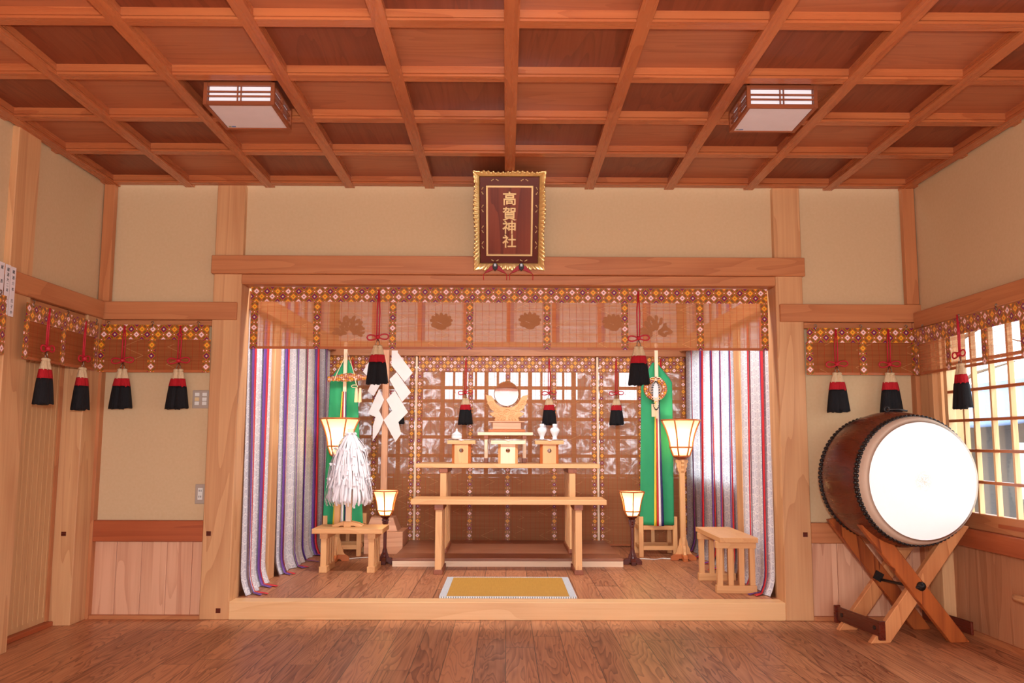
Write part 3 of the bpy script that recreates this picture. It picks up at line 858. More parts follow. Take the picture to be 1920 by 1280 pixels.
# ------------------------------------------------------------------ things on the rear table
TZ = .8955
def panel_hole(mb, x0, x1, z0, z1, cx, cz, r, y, th=.004, n_=24, mi=0):
    """flat front with a round hole, th thick"""
    b = len(mb.v)
    def edge(a):
        dx, dz = math.cos(a), math.sin(a); k = 1e9
        if dx > 1e-9: k = min(k, (x1 - cx) / dx)
        if dx < -1e-9: k = min(k, (x0 - cx) / dx)
        if dz > 1e-9: k = min(k, (z1 - cz) / dz)
        if dz < -1e-9: k = min(k, (z0 - cz) / dz)
        return cx + dx * k, cz + dz * k
    angs = sorted(set([2 * PI * k / n_ for k in range(n_)] + [math.atan2(z - cz, x - cx) % (2 * PI) for x in (x0, x1) for z in (z0, z1)]))
    m = len(angs)
    for yy in (y, y + th):
        for a in angs: mb.v.append((cx + r * math.cos(a), yy, cz + r * math.sin(a)))
        for a in angs: e = edge(a); mb.v.append((e[0], yy, e[1]))
    for k in range(m):
        j = (k + 1) % m
        mb.face([b + k, b + m + k, b + m + j, b + j], None, mi)
        mb.face([b + 2 * m + k, b + 2 * m + j, b + 3 * m + j, b + 3 * m + k], None, mi)
        mb.face([b + k, b + j, b + 2 * m + j, b + 2 * m + k], None, mi)
    return mb
def sanbo(cx, cy, w, tray_w, h, label, wd):
    t = thing('offering_stand', (cx, cy, TZ), label, 'offering stand', 'wooden offering stands on the rear table')
    hw = w / 2; c = .022; mb = MB(); mb2 = MB()
    panel_hole(mb, cx - hw + c, cx + hw - c, TZ, TZ + h - .032, cx, TZ + (h - .03) * .66, .018, cy - hw)
    panel_hole(mb2, cx - hw + c, cx + hw - c, TZ, TZ + h - .032, cx, TZ + (h - .03) * .66, .018, cy + hw - .004)
    mb.build('pierced_panel', W(wd, 'z'), t); mb2.build('pierced_panel', W(wd, 'z'), t)
    mb = MB()
    for s_ in (-1, 1):
        mb.box(cx + s_ * (hw - .004), cx + s_ * hw, cy - hw + c, cy + hw - c, TZ, TZ + h - .032)
        for q in (-1, 1):
            xa, ya = cx + s_ * (hw - c), cy + q * hw; xb_, yb_ = cx + s_ * hw, cy + q * (hw - c)
            mb.prism([(xa, ya), (xb_, yb_), (xb_ - s_ * .005, yb_ - q * .001), (xa - s_ * .0, ya - q * .006)], TZ, TZ + h - .032, 'xy')
    mb.build('side_panel', W('lamp' if wd != 'white' else 'table', 'z'), t)
    tw = tray_w / 2
    mb = MB().box(cx - tw, cx + tw, cy - tw * .8, cy + tw * .8, TZ + h - .0315, TZ + h - .022)
    for s_ in (-1, 1):
        mb.box(cx + s_ * (tw - .006), cx + s_ * tw, cy - tw * .8, cy + tw * .8, TZ + h - .022, TZ + h)
        mb.box(cx - tw + .006, cx + tw - .006, cy + s_ * (tw * .8 - .006), cy + s_ * tw * .8, TZ + h - .022, TZ + h)
    mb.build('tray', W(wd, 'x'), t, bevel=.001)
    return t
sanbo(XC, 7.32, .165, .285, .192, 'pale middle offering stand with round hole, below the mirror', 'white')
sanbo(-.375, 7.34, .158, .235, .192, 'left offering stand with round hole, holding the lidded white jar', 'table')
sanbo(.362, 7.34, .155, .24, .192, 'right offering stand with round hole, holding two white vases', 'table')
paper = plain('white_paper', (240, 232, 230), .75)
for cx, cy, lab in ((XC, 7.32, 'folded white paper drooping over the middle offering stand'), (-.375, 7.34, 'folded white paper drooping over the left offering stand'), (.362, 7.34, 'folded white paper drooping over the right offering stand')):
    z = TZ + .1935; hw = .175 if cx == XC else .150
    def fn(u, v):
        a, b = (u - .5) * 2, (v - .5) * 2
        x, y = (a + b) * hw * .5 * 1.0, (a - b) * hw * .5
        k = max(abs(x) - (.134 if cx == XC else .110), abs(y) * .74 - (.108 if cx == XC else .09))
        return (cx + x * 1.0, cy + y * .74, z + .004 - (max(0, k) * .55) + .004 * math.sin(a * 4) * .5)
    o = MB().grid(fn, 16, 16).build('offering_paper', paper, None, solid=.0008)
    tag(o, lab, 'paper', 'folded white papers on the offering stands')
china = plain('white_china', (238, 240, 244), .12, spec=.7)
vp = [(.001, 0), (.024, 0), (.026, .004), (.022, .012), (.021, .028), (.030, .050), (.043, .074), (.047, .090), (.044, .104), (.032, .116), (.020, .120), (.0195, .124), (.001, .125)]
vz = TZ + .199
t = thing('china_vase', (.300, 7.27, vz), 'left of the two white china vases on the right offering stand', 'vase', 'white china vases')
MB().lathe(vp, (0, 0, 0), 28).build('body', china, t, local=True)
MB().lathe([(.001, .1255), (.022, .1255), (.0235, .128), (.022, .150), (.020, .153), (.001, .153)], (0, 0, 0), 24).build('lid', china, t, local=True)
for c_ in t.children: pass
t.scale = (.86, .86, .86)
d_ = dup(t, (.408, 7.27, vz), 'right of the two white china vases on the right offering stand')
t = thing('china_jar', (-.415, 7.27, vz), 'squat white china jar with pointed lid on the left offering stand', 'jar')
MB().lathe([(.001, 0), (.036, 0), (.042, .006), (.045, .022), (.043, .034), (.040, .036), (.001, .0365)], (0, 0, 0), 28).build('body', china, t, local=True)
MB().lathe([(.045, .0370), (.044, .041), (.030, .054), (.012, .066), (.006, .074), (.009, .080), (.006, .087), (.001, .092)], (0, 0, 0), 28).build('lid', china, t, local=True)
# small stand carrying the mirror
slat_table('mirror_table', (-.008, 7.56, TZ), .476, .22, .262, .027, .072, 3, 'low pale table behind the middle offering stand, carrying the mirror', dark='brown', wd='white', leg=.026, lt=.026, foot=.038, rail=.032, over=.012)
MZ = TZ + .2625; MX = .005; MY = 7.53
t = thing('mirror_stand', (MX, MY, MZ), 'carved wooden cloud stand holding the round mirror', 'mirror stand')
carve = W('table', 'x')
B(MX - .162, MX + .162, MY - .07, MY + .07, MZ, MZ + .024).build('base', W('lamp', 'x'), t, bevel=.004)
MB().box(MX - .122, MX + .122, MY - .05, MY + .05, MZ + .0245, MZ + .084).box(MX - .155, MX + .155, MY - .06, MY + .06, MZ + .0845, MZ + .096).build('plinth', W('pink', 'x'), t, bevel=.003)
half = [(0, .0), (.108, .0), (.100, .030), (.128, .040), (.152, .068), (.128, .074), (.112, .082), (.128, .092), (.150, .112), (.156, .134), (.172, .150), (.170, .168), (.178, .185), (.183, .215), (.188, .232), (.165, .222), (.140, .220), (.120, .200), (.105, .170), (.090, .150), (.060, .130), (.030, .120), (0, .118)]
poly = [(MX + a, MZ + .0965 + b) for a, b in half] + [(MX - a, MZ + .0965 + b) for a, b in half[::-1][1:-1]]
mb = MB()
mb.prism(poly[::-1], MY - .018, MY + .018, 'xz')
cc_ = mb.build('cloud_carving', carve, t, bevel=.003)
sc = MB()
def spiral(cx, cz, r, s_=1, turns=1.6):
    pts = []
    for k in range(22):
        f = k / 21; a = f * turns * 2 * PI * s_ + .5
        rr = r * (1 - f * .88); pts.append((cx + rr * math.cos(a), MY - .02, cz + rr * math.sin(a)))
    sc.tube(pts, [r * .17 * (1 - .4 * k / 21) for k in range(22)], 6)
for x, z, r in ((0, .078, .030), (.052, .072, .027), (.092, .098, .025), (.118, .130, .025), (.140, .160, .022), (.030, .032, .022), (.068, .030, .020), (.098, .050, .018)):
    for s_ in ((-1, 1) if x else (1,)): spiral(MX + s_ * x, MZ + .0965 + z, r, s_)
for s_ in (-1, 1):
    for q in range(4):
        sc.tube([(MX + s_ * (.02 + q * .03), MY - .019, MZ + .105), (MX + s_ * (.012 + q * .026), MY - .021, MZ + .125), (MX + s_ * (.03 + q * .03), MY - .019, MZ + .140)], .004, 6)
sc.build('scroll_relief', carve, cc_)
t = thing('round_mirror', (MX - .004, MY - .012, MZ + .2165), 'round polished mirror resting in the carved cloud stand', 'mirror', rot=(.0, 0, 0))
mm = plain('mirror_metal', (235, 232, 228), .03, 1.0)
MB().lathe([(.001, -.0045), (.104, -.0045), (.104, .0), (.001, .0)], (0, 0, .116), 48, 'y', smooth=False).build('polished_face', mm, t, local=True)
MB().lathe([(.1045, -.006), (.109, -.006), (.109, .004), (.001, .004), (.001, .0005), (.1045, .0005)], (0, 0, .116), 48, 'y', cap=False).build('rim', plain('bronze_rim', (120, 80, 50), .25, 1.0), t, local=True)

# ------------------------------------------------------------------ lamps
shade_m = None
def shade_mat():
    t = NT('lamp_paper', .8, .1); t.color(lin((255, 238, 200)))
    tl = t.n('ShaderNodeBsdfTranslucent'); tl.inputs[0].default_value = lin((255, 226, 170))
    em = t.n('ShaderNodeEmission'); em.inputs[0].default_value = lin((255, 224, 160)); em.inputs[1].default_value = .5
    mx = t.n('ShaderNodeMixShader'); mx.inputs[0].default_value = .6
    ad = t.n('ShaderNodeAddShader')
    t.L.new(t.b.outputs[0], mx.inputs[1]); t.L.new(tl.outputs[0], mx.inputs[2])
    t.L.new(mx.outputs[0], ad.inputs[0]); t.L.new(em.outputs[0], ad.inputs[1]); t.L.new(ad.outputs[0], t.out.inputs[0])
    return t.m
shade_m = shade_mat()
def lantern(name, cx, cy, z0, label, group, rt, zt, zw, rw, zbm, rb, wd, phase, power, pole_r, tall):
    t = thing(name, (cx, cy, z0), label, 'lamp', group)
    N_ = 6
    def prof():
        P = []
        for k in range(7):
            f = k / 6; P.append((rt + (rw - rt) * (1 - (1 - f) ** 1.7), zt + (zw - zt) * f))
        P.append((rb, zbm)); return P
    pr = prof()
    ring = lambda r, z, k: (cx + r * math.cos(phase + k * 2 * PI / N_), cy + r * math.sin(phase + k * 2 * PI / N_), z)
    mb = MB()
    for k in range(N_):
        for (r0, za), (r1, zc) in zip(pr[:-1], pr[1:]):
            b = len(mb.v); mb.v += [ring(r0, za, k), ring(r0, za, k + 1), ring(r1, zc, k + 1), ring(r1, zc, k)]
            mb.face([b, b + 3, b + 2, b + 1])
    shd = mb.build('lamp_shade', shade_m, t)
    fr = MB(); g = rt * .035 + .0012
    for k in range(N_):
        fr.tube([ring(r + g, z, k) for r, z in pr], g, 5)
        for q in (0, 6, 7): fr.tube([ring(pr[q][0] + g, pr[q][1], k), ring(pr[q][0] + g, pr[q][1], k + 1)], g * 1.1, 5)
    fr.build('shade_frame', W(wd if wd == 'lamp' else 'lamp', 'z'), shd)
    w = W(wd, 'z')
    MB().lathe([(rb * .95, 0), (rb * 1.0, -.012), (rb * .62, -.022), (rb * .62, -.03)], (cx, cy, zbm), 6, phase=phase, smooth=False).build('collar', W('brown' if tall else wd, 'z'), t)
    B(cx - pole_r, cx + pole_r, cy - pole_r, cy + pole_r, z0 + .05, zbm - .03).build('pole', w, t, bevel=.003)
    def fin(pts, nm):
        mb = MB()
        for s_ in (-1, 1):
            P = [(cx + s_ * (pole_r + a), z) for a, z in pts]
            if s_ > 0: P = P[::-1]
            mb.prism(P, cy - pole_r * .5, cy + pole_r * .5, 'xz')
            P = [(cy + s_ * (pole_r + a), z) for a, z in pts]
            if s_ > 0: P = P[::-1]
            mb.prism(P, cx - pole_r * .5, cx + pole_r * .5, 'yz')
        mb.build(nm, w, t)
    k = 1.0 if tall else .55
    zt_ = zbm - .031
    fin([(0, zt_), (.028 * k, zt_), (.030 * k, zt_ - .02 * k), (.018 * k, zt_ - .035 * k), (.024 * k, zt_ - .05 * k), (.012 * k, zt_ - .075 * k), (.013 * k, zt_ - .09 * k), (0, zt_ - .11 * k)], 'bracket')
    zf_ = z0 + .05
    fin([(0, zf_ + .14 * k), (.010 * k, zf_ + .11 * k), (.016 * k, zf_ + .07 * k), (.030 * k, zf_ + .045 * k), (.034 * k, zf_ + .02 * k), (.048 * k, zf_), (0, zf_)], 'foot_fin')
    L = .105 if tall else .075
    mb = MB()
    prof2 = [(-L, 0), (-L * .45, 0), (-L * .35, .014), (L * .35, .014), (L * .45, 0), (L, 0), (L, .028), (L * .7, .05), (-L * .7, .05), (-L, .028)]
    mb.prism([(cx + a, z0 + b) for a, b in prof2], cy - .018, cy + .018, 'xz')
    mb.prism([(cy + a, z0 + b) for a, b in prof2], cx - .018, cx + .018, 'yz')
    mb.build('base', W('lamp' if tall else wd, 'x'), t, bevel=.002)
    l = light('bulb', 'POINT', (0, 0, 0), power, (1, .82, .55), shadow_soft_size=.02)
    l.parent = t; l.location = (0, 0, (zt * .35 + zw * .65) - z0)
    return t
lantern('floor_lamp', 1.472, 7.28, ZA, 'tall lit paper lamp on pale wooden pole at the right of the alcove', 'tall paper lamps', .158, 1.262, 1.035, .088, .962, .062, 'table', PI / 3, 4.0, .022, True)
lantern('floor_lamp', -1.385, 7.20, ZA, 'tall lit paper lamp at the left of the alcove, behind the streamer wand', 'tall paper lamps', .158, 1.262, 1.035, .088, .962, .062, 'table', PI / 3, 4.0, .022, True)
lantern('small_floor_lamp', -.966, 7.03, ZA, 'small lit paper lamp on dark pole between left bench and platform', 'small paper lamps', .104, .680, .525, .064, .487, .042, 'darkred', -PI / 2, 2.2, .012, False)
lantern('small_floor_lamp', 1.013, 7.03, ZA, 'small lit paper lamp on dark pole right of the platform', 'small paper lamps', .104, .680, .525, .064, .487, .042, 'darkred', -PI / 2, 2.2, .012, False)

# ------------------------------------------------------------------ banners on pole stands
green = plain('green_cloth', (36, 152, 100), .75, bump=(40, .2))
cords = plain('cream_cord', (236, 212, 172), .6)
brocade_s = brocade_mat('brocade_small', .036)
black = plain('black_bead', (28, 26, 28), .3)
ribc = [plain('ribbon_yellow', (244, 206, 54), .5), plain('ribbon_crimson', (186, 26, 36), .5), plain('ribbon_white', (244, 236, 236), .5), plain('ribbon_navy', (34, 30, 92), .5)]
def banner(cx, cy, label, shape, rib_x, lab2):
    t = thing('stand_frame', (cx, cy + .15, ZA), lab2, 'stand', 'wooden frame stands of the banners')
    for sx in (-1, 1):
        for yy in (cy + .0, cy + .27):
            B(cx + sx * .145 - .019, cx + sx * .145 + .019, yy, yy + .036, ZA, .445).build('post', W('table', 'z'), t, bevel=.002)
        B(cx + sx * .145 - .012, cx + sx * .145 + .012, cy + .037, cy + .269, .33, .362).build('rail', W('table', 'y'), t)
        B(cx + sx * .145 - .012, cx + sx * .145 + .012, cy + .037, cy + .269, .17, .20).build('rail', W('table', 'y'), t)
    for yy in (cy + .004, cy + .276):
        for z in (.335, .165):
            B(cx - .1255, cx + .1255, yy, yy + .026, z, z + .034).build('rail', W('table', 'x'), t)
    B(cx - .015, cx + .015, cy + .277, cy + .300, .2, .334).build('slat', W('table', 'z'), t)
    t = thing('green_banner', (cx, cy + .1, .2), label, 'banner', 'green banners with coloured ribbons')
    B(cx - .014, cx + .014, cy - .04, cy - .012, .37, 1.93).build('pole', W('white', 'z'), t)
    mb = MB(); ys_ = cy - .008
    (bl, br, zbot, sl, sr_, zs, apx, zap) = shape
    def fn(u, v):
        z = zbot + (zap - zbot) * v
        lx = bl + (sl - bl) * min(1, (z - zbot) / (zs - zbot)); rx = br + (sr_ - br) * min(1, (z - zbot) / (zs - zbot))
        if z > zs:
            f = (z - zs) / (zap - zs); lx = sl + (apx - .02 - sl) * f; rx = sr_ + (apx + .02 - sr_) * f
        x = lx + (rx - lx) * u
        return (x, ys_ + .008 * math.sin(u * 11 + v * 2) + .010 * math.cos(u * 2 * PI) * (1 - v), z)
    mb.grid(fn, 24, 40).build('cloth', green, t, solid=.002)
    for k, (m, x0) in enumerate(zip(ribc, rib_x)):
        w = .021
        def rf(u, v):
            z = 1.50 + (.372 - 1.50) * v
            return (cx + (-.02 + k * .0105) * (1 - v) + x0 * v + w * u * (.35 + .65 * v), cy - .05 - .002 * k - .01 * v, z)
        MB().grid(rf, 1, 24).build(['yellow', 'crimson', 'white', 'navy'][k] + '_ribbon', m, t, solid=.001)
    return t
banner(1.300, 7.47, 'green banner with striped ribbons and round ornament at the right', (1.145, 1.435, .375, 1.172, 1.44, 1.60, 1.29, 1.765), (-.045, -.022, -.004, .017), 'wooden frame stand at the foot of the right green banner')
banner(-1.395, 7.47, 'green banner at the left of the alcove under the brocade bag', (-1.56, -1.215, .37, -1.53, -1.295, 1.61, -1.39, 1.775), (-.07, -.03, .0, .03), 'wooden frame stand at the foot of the left green banner')
# round brocade ornament with a mirror, hung on the right banner
cx, cz, cy0 = 1.278, 1.532, 7.38
t = thing('round_ornament', (cx, cy0, cz), 'brocade ring ornament with little mirror, beads and cream bows on the right banner', 'ornament')
def ann(u, v):
    a = 2 * PI * u; r = .056 + .044 * v
    return (cx + r * math.cos(a), cy0 - .012 * math.sin(v * PI), cz + r * math.sin(a))
MB().grid(ann, 36, 5, lambda u, v: (u * .5, v * .05)).build('brocade_ring', brocade_s, t, solid=.004)
MB().lathe([(.001, -.003), (.054, -.003), (.054, .003), (.001, .003)], (cx, cy0, cz), 32, 'y', smooth=False).build('mirror_disc', plain('mirror_grey', (214, 216, 220), .12, .9), t)
MB().prism([(cx - .022, cz - .09), (cx - .012, cz - .105), (cx + .012, cz - .105), (cx + .022, cz - .09), (cx + .022, cz + .045), (cx + .008, cz + .07), (cx - .008, cz + .07), (cx - .022, cz + .045)], cy0 - .022, cy0 - .014, 'xz').build('white_plate', plain('pearl_plate', (216, 218, 222), .35), t)
bw = MB()
for bz, sz in ((cz + .085, 1.), (cz - .085, .8)):
    for s_ in (-1, 1):
        pts = [(cx + s_ * sz * (.024 - .022 * math.cos(2 * PI * k / 12)), cy0 - .026, bz + .010 * sz * math.sin(2 * PI * k / 12)) for k in range(13)]
        bw.tube(pts, .003, 6)
        bw.tube([(cx, cy0 - .026, bz), (cx + s_ * .018, cy0 - .028, bz - .045 * sz)], .003, 6)
bw.build('bow', cords, t)
bd_ = MB()
for k in range(30):
    a = PI / 2 + 2 * PI * (k + .5) / 30
    bd_.lathe([(.001, -.006), (.005, -.003), (.006, 0), (.005, .003), (.001, .006)], (cx + .032 * math.cos(a), cy0 - .032, cz - .06 + .12 * math.sin(a)), 6)
bd_.build('bead_string', black, t)
MB().box(cx - .038, cx - .005, cy0 - .02, cy0 - .016, cz - .24, cz - .13).box(cx - .003, cx + .012, cy0 - .02, cy0 - .016, cz - .255, cz - .11).build('tag', plain('cream_tag', (222, 196, 160), .7), t)
# brocade bag hung before the left banner
t = thing('brocade_bag', (-1.345, 7.36, 1.60), 'rolled brocade bag hung on cream cords before the left green banner', 'bag')
pts = []; rs = []
for k in range(25):
    f = k / 24; x = -1.525 + .355 * f
    r = .020 + .016 * math.sin(PI * min(1, max(0, (f - .12) / .76))) + .003 * math.sin(f * 60)
    if f < .08 or f > .92: r = .026
    pts.append((x, 7.355, 1.60 + .012 * math.sin(f * PI) + .012 * f)); rs.append(r)
mb = MB()
b0 = len(mb.v); mb.tube(pts, rs, 14)
for i, f in enumerate(mb.f): mb.uv[i] = [(mb.v[v][0], (v % 14) / 14 * .2) for v in f]
mb.build('brocade_roll', brocade_s, t)
MB().tube([(-1.462, 7.32, 1.59), (-1.45, 7.335, 1.64), (-1.372, 7.40, 1.845), (-1.30, 7.335, 1.65), (-1.282, 7.318, 1.58), (-1.272, 7.318, 1.545)], .0042, 6).build('cord', cords, t)
mb = MB()
for dx in (-.016, .016): mb.lathe([(.001, .012), (.010, .008), (.013, -.02), (.016, -.11), (.001, -.112)], (-1.258 + dx, 7.32, 1.515), 12)
mb.tube([(-1.26 - (.03 - .028 * math.cos(2 * PI * k / 12)), 7.318, 1.54 + .011 * math.sin(2 * PI * k / 12)) for k in range(13)], .003, 6)
mb.build('tassel', cords, t)

# ------------------------------------------------------------------ zigzag paper wand on its pedestal
t = thing('wand_pedestal', (-1.09, 7.8, ZA), 'boxy wooden pedestal with sloping top, holding the tall wand', 'pedestal')
B(-1.228, -.892, 7.6, 8.0, ZA, .297).build('box_base', W('pink', 'x'), t, bevel=.003)
mb = MB(); b = len(mb.v)
mb.v += [(-1.222, 7.65, .2975), (-.945, 7.65, .2975), (-.945, 7.95, .2975), (-1.222, 7.95, .2975), (-1.185, 7.70, .412), (-.99, 7.70, .412), (-.99, 7.90, .412), (-1.185, 7.90, .412)]
for q in ((0, 3, 2, 1), (4, 5, 6, 7), (0, 1, 5, 4), (1, 2, 6, 5), (2, 3, 7, 6), (3, 0, 4, 7)): mb.face([b + i for i in q])
mb.build('sloping_block', W('pink', 'x'), t, bevel=.003)
t = thing('paper_wand', (-1.09, 7.8, .413), 'tall wooden wand with large white zigzag paper streamers', 'paper wand')
B(-1.119, -1.063, 7.775, 7.825, .413, 1.90).build('pole', W('pink', 'z'), t, bevel=.003)
def zz(P, y, mir=1): return [(-1.09 + mir * (a - 872) * .00079, 1.905 - (b - 20) * .00079) for a, b in P]
R1 = [[(935, 35), (935, 205), (1090, 395), (1180, 290), (1005, 60), (1005, 35)], [(995, 285), (915, 368), (1065, 625), (1163, 515)], [(980, 495), (885, 600), (1025, 855), (1135, 740)], [(965, 710), (860, 830), (1000, 1075), (1062, 985), (1028, 850)]]
def shide(pieces, nm, mir, y0):
    mb = MB()
    for k, P in enumerate(pieces):
        q = zz(P, 0, mir)
        if mir < 0: q = q[::-1]
        mb.prism(q[::-1], y0 - .004 * k, y0 - .004 * k + .0012, 'xz')
    mb.build(nm, paper, t)
shide(R1, 'paper_streamer', 1, 7.765)
L1 = [[(935, 35), (935, 205), (1050, 365), (1130, 280), (1005, 60), (1005, 35)], [(975, 285), (895, 368), (1000, 560), (1070, 505)], [(940, 480), (880, 600), (965, 800), (1060, 760)], [(945, 700), (880, 830), (930, 960), (1000, 1070), (1000, 900)]]
shide(L1, 'paper_streamer', -1, 7.745)

# ------------------------------------------------------------------ streamer wand on the left bench
bx, by, bz = -1.205, 6.72, ZA + .3225
t = thing('streamer_wand', (bx, by, bz), 'white paper streamer wand standing on the left bench', 'streamer wand')
B(bx - .021, bx + .021, by - .02, by + .02, bz + .02, 1.172).build('pole', W('white', 'z'), t, bevel=.002)
arch = []
for k in range(13):
    f = -1 + 2 * k / 12; arch.append((bx + f * .115, bz + .010 + .030 * (1 - f * f)))
low = [(bx + .115, bz), (bx + .07, bz), (bx + .05, bz + .008), (bx - .05, bz + .008), (bx - .07, bz), (bx - .115, bz)]
MB().prism((arch + low)[::-1], by - .05, by - .021, 'xz').prism((arch + low)[::-1], by + .021, by + .05, 'xz').box(bx - .028, bx + .028, by - .056, by + .056, bz, bz + .038).build('arched_base', W('table', 'x'), t, bevel=.002)
rnd = random.Random(5)
prof_s = [(1.135, .03), (1.09, .075), (1.0, .122), (.90, .142), (.78, .160), (.62, .178)]
def rad(z):
    for (za, ra), (zc, rc) in zip(prof_s[:-1], prof_s[1:]):
        if zc <= z <= za: return ra + (rc - ra) * (za - z) / (za - zc)
    return .03 if z > 1.13 else .155
white_p = plain('streamer_paper', (236, 230, 234), .8)
tiers = [(1.135, .985, 44, 'upper'), (1.02, .835, 60, 'second'), (.90, .74, 64, 'third'), (.79, .612, 70, 'lowest')]
for za, zc, cnt, nm in tiers:
    mb = MB()
    for layer in range(2):
        for k in range(cnt):
            a = 2 * PI * (k + rnd.random() * .8) / cnt; w = rnd.uniform(.010, .017)
            zt_, zb2 = za + rnd.uniform(-.012, .008), zc + rnd.uniform(-.03, .025)
            if rnd.random() < .07: zb2 -= .05
            tw = rnd.uniform(-.5, .5); off = rnd.uniform(-.012, .006) - layer * .018
            ang2 = a + rnd.uniform(-.08, .08)
            def fn(u, v):
                z = zt_ + (zb2 - zt_) * v; r = max(.01, rad(z) + off + .016 * v - .006 + .006 * math.sin(v * 5 + k))
                aa = a + (ang2 - a) * v
                cxx, cyy = bx + r * math.cos(aa), by + r * math.sin(aa)
                d = (u - .5) * w; th2 = aa + PI / 2 + tw * v
                return (cxx + d * math.cos(th2), cyy + d * math.sin(th2), z)
            mb.grid(fn, 1, 5)
    for k in range(16):     # curled ends standing off where each tier is tied
        a = 2 * PI * k / 16 + rnd.random() * .3; r = rad(za)
        p = Vector((bx + r * math.cos(a), by + r * math.sin(a), za))
        mb.rbox(p + Vector((math.cos(a), math.sin(a), .1)) * .008, (.012, .003, .02), (rnd.uniform(-1, 1), rnd.uniform(-1, 1), a))
    o = mb.build('streamers', white_p, t); o['kind'] = 'stuff'

# ------------------------------------------------------------------ name plaque
gold = NT('gold_leaf', .32, .8); gold.b.inputs['Metallic'].default_value = .75; gold.color(lin((255, 228, 156))); gold.bump(gold.noise(gold.obj(), 60, 2), .25, .004); gold = gold.m
gold_d = NT('gold_paint', .4, .5); gold_d.b.inputs['Metallic'].default_value = .55; gold_d.color(lin((232, 206, 150))); gold_d = gold_d.m
TILT = math.atan2(.27, .51)
PH, PW = .585, .365
pq = thing('name_plaque', (.0145, 5.345, 2.178), 'gold framed dark wooden name plaque with carved characters over the alcove', 'plaque', rot=(TILT, 0, 0))
B(-PW / 2, PW / 2, -.012, .012, .02, PH - .02).build('dark_frame', plain('lacquer_brown', (92, 32, 22), .3), pq, local=True, bevel=.003)
B(-.132, .132, -.016, -.0125, .082, PH - .085).build('panel', W('plaque', 'z'), pq, local=True)
mb = MB()
for a, b, c, d in ((-.144, .144, .070, .082), (-.144, .144, PH - .085, PH - .073), (-.144, -.132, .082, PH - .085), (.132, .144, .082, PH - .085)): mb.box(a, b, -.022, -.0125, c, d)
mb.build('inner_frame', gold_d, pq, local=True, bevel=.002)
def side(fx, L, nseg, mb):
    """rippled moulding; fx(t, out, fwd) maps along-length t, outward and forward offsets to local coords"""
    K = 6
    def fn(u, v):
        tt = u * L
        env = 1.0 if .10 < u < .90 else 0.15
        rip = max(-.6, min(.6, 1.3 * math.sin(tt * 2 * PI / .024))) * 1.6 * env
        wave = math.sin(u * PI * 4)
        out = v * (.034 + .004 * wave * env + .0035 * rip)
        if u < .1 or u > .9: out += v * .006 * (1 - min(u, 1 - u) / .1)
        fwdv = .012 + .022 * v * v + .0045 * rip * v + .010 * math.sin(v * PI)
        ext = (.034 + .006) * v
        tt2 = -ext * (1 - u) * 1.0 + tt + ext * u
        return fx(tt2, out, fwdv)
    mb.grid(fn, nseg, K)
mb = MB()
hw = PW / 2
side(lambda a, o_, f: (-hw - o_, -f, .02 + a), PH - .04, 150, mb)
side(lambda a, o_, f: (hw + o_, -f, .02 + a), PH - .04, 150, mb)
side(lambda a, o_, f: (-hw + a, -f, .02 - o_), PW, 100, mb)
side(lambda a, o_, f: (-hw + a, -f, PH - .02 + o_), PW, 100, mb)
mb.build('rippled_gold_frame', gold, pq, local=True, solid=.006)
sc2 = MB()
def curl(x, z, ang, s_=1.):
    for m_ in (-1, 1):
        pts = []
        for k in range(10):
            f = k / 9; a = f * 2.4
            px, pz = m_ * (.006 + .016 * math.sin(a)), .020 * f * (1 - .55 * f)
            pts.append((x + px * math.cos(ang) - pz * math.sin(ang), -.0145, z + px * math.sin(ang) + pz * math.cos(ang)))
        sc2.tube(pts, .0022, 5)
for z in (.14, .24, .37, .48): curl(-hw + .012, z, -PI / 2); curl(hw - .012, z, PI / 2)
for x in (-.09, .09): curl(x, PH - .035, PI); curl(x, .036, 0)
sc2.build('gold_scrolls', gold_d, pq, local=True)
def text_mesh(txt, size, extrude=.0, offset=.0, bevel=0.):
    c = bpy.data.curves.new('t', 'FONT'); c.body = txt; c.size = size; c.extrude = extrude; c.offset = offset
    c.bevel_depth = bevel; c.align_x = 'CENTER'; c.align_y = 'CENTER'; c.resolution_u = 3
    o = bpy.data.objects.new('t', c); COL.objects.link(o)
    bpy.context.view_layer.update()
    dg = bpy.context.evaluated_depsgraph_get()
    me = bpy.data.meshes.new_from_object(o.evaluated_get(dg))
    bpy.data.objects.remove(o); bpy.data.curves.remove(c)
    return me
def put_text(txt, size, parent, M4, mat, name, extrude=.0, offset=0., bevel=0.):
    me = text_mesh(txt, size, extrude, offset, bevel); me.transform(M4); me.materials.clear(); me.materials.append(mat)
    for p in me.polygons: p.material_index = 0
    o = bpy.data.objects.new(name, me); COL.objects.link(o); o.parent = parent; WM[o] = WM[parent]
    return o
RX = Matrix.Rotation(PI / 2, 4, 'X')
for ch, z in zip('高賀神社', (.427, .332, .248, .160)):
    put_text(ch, .088, pq, Matrix.Translation((.0, -.020, z)) @ RX, gold_d, 'carved_character', .003, .0007, .0008)
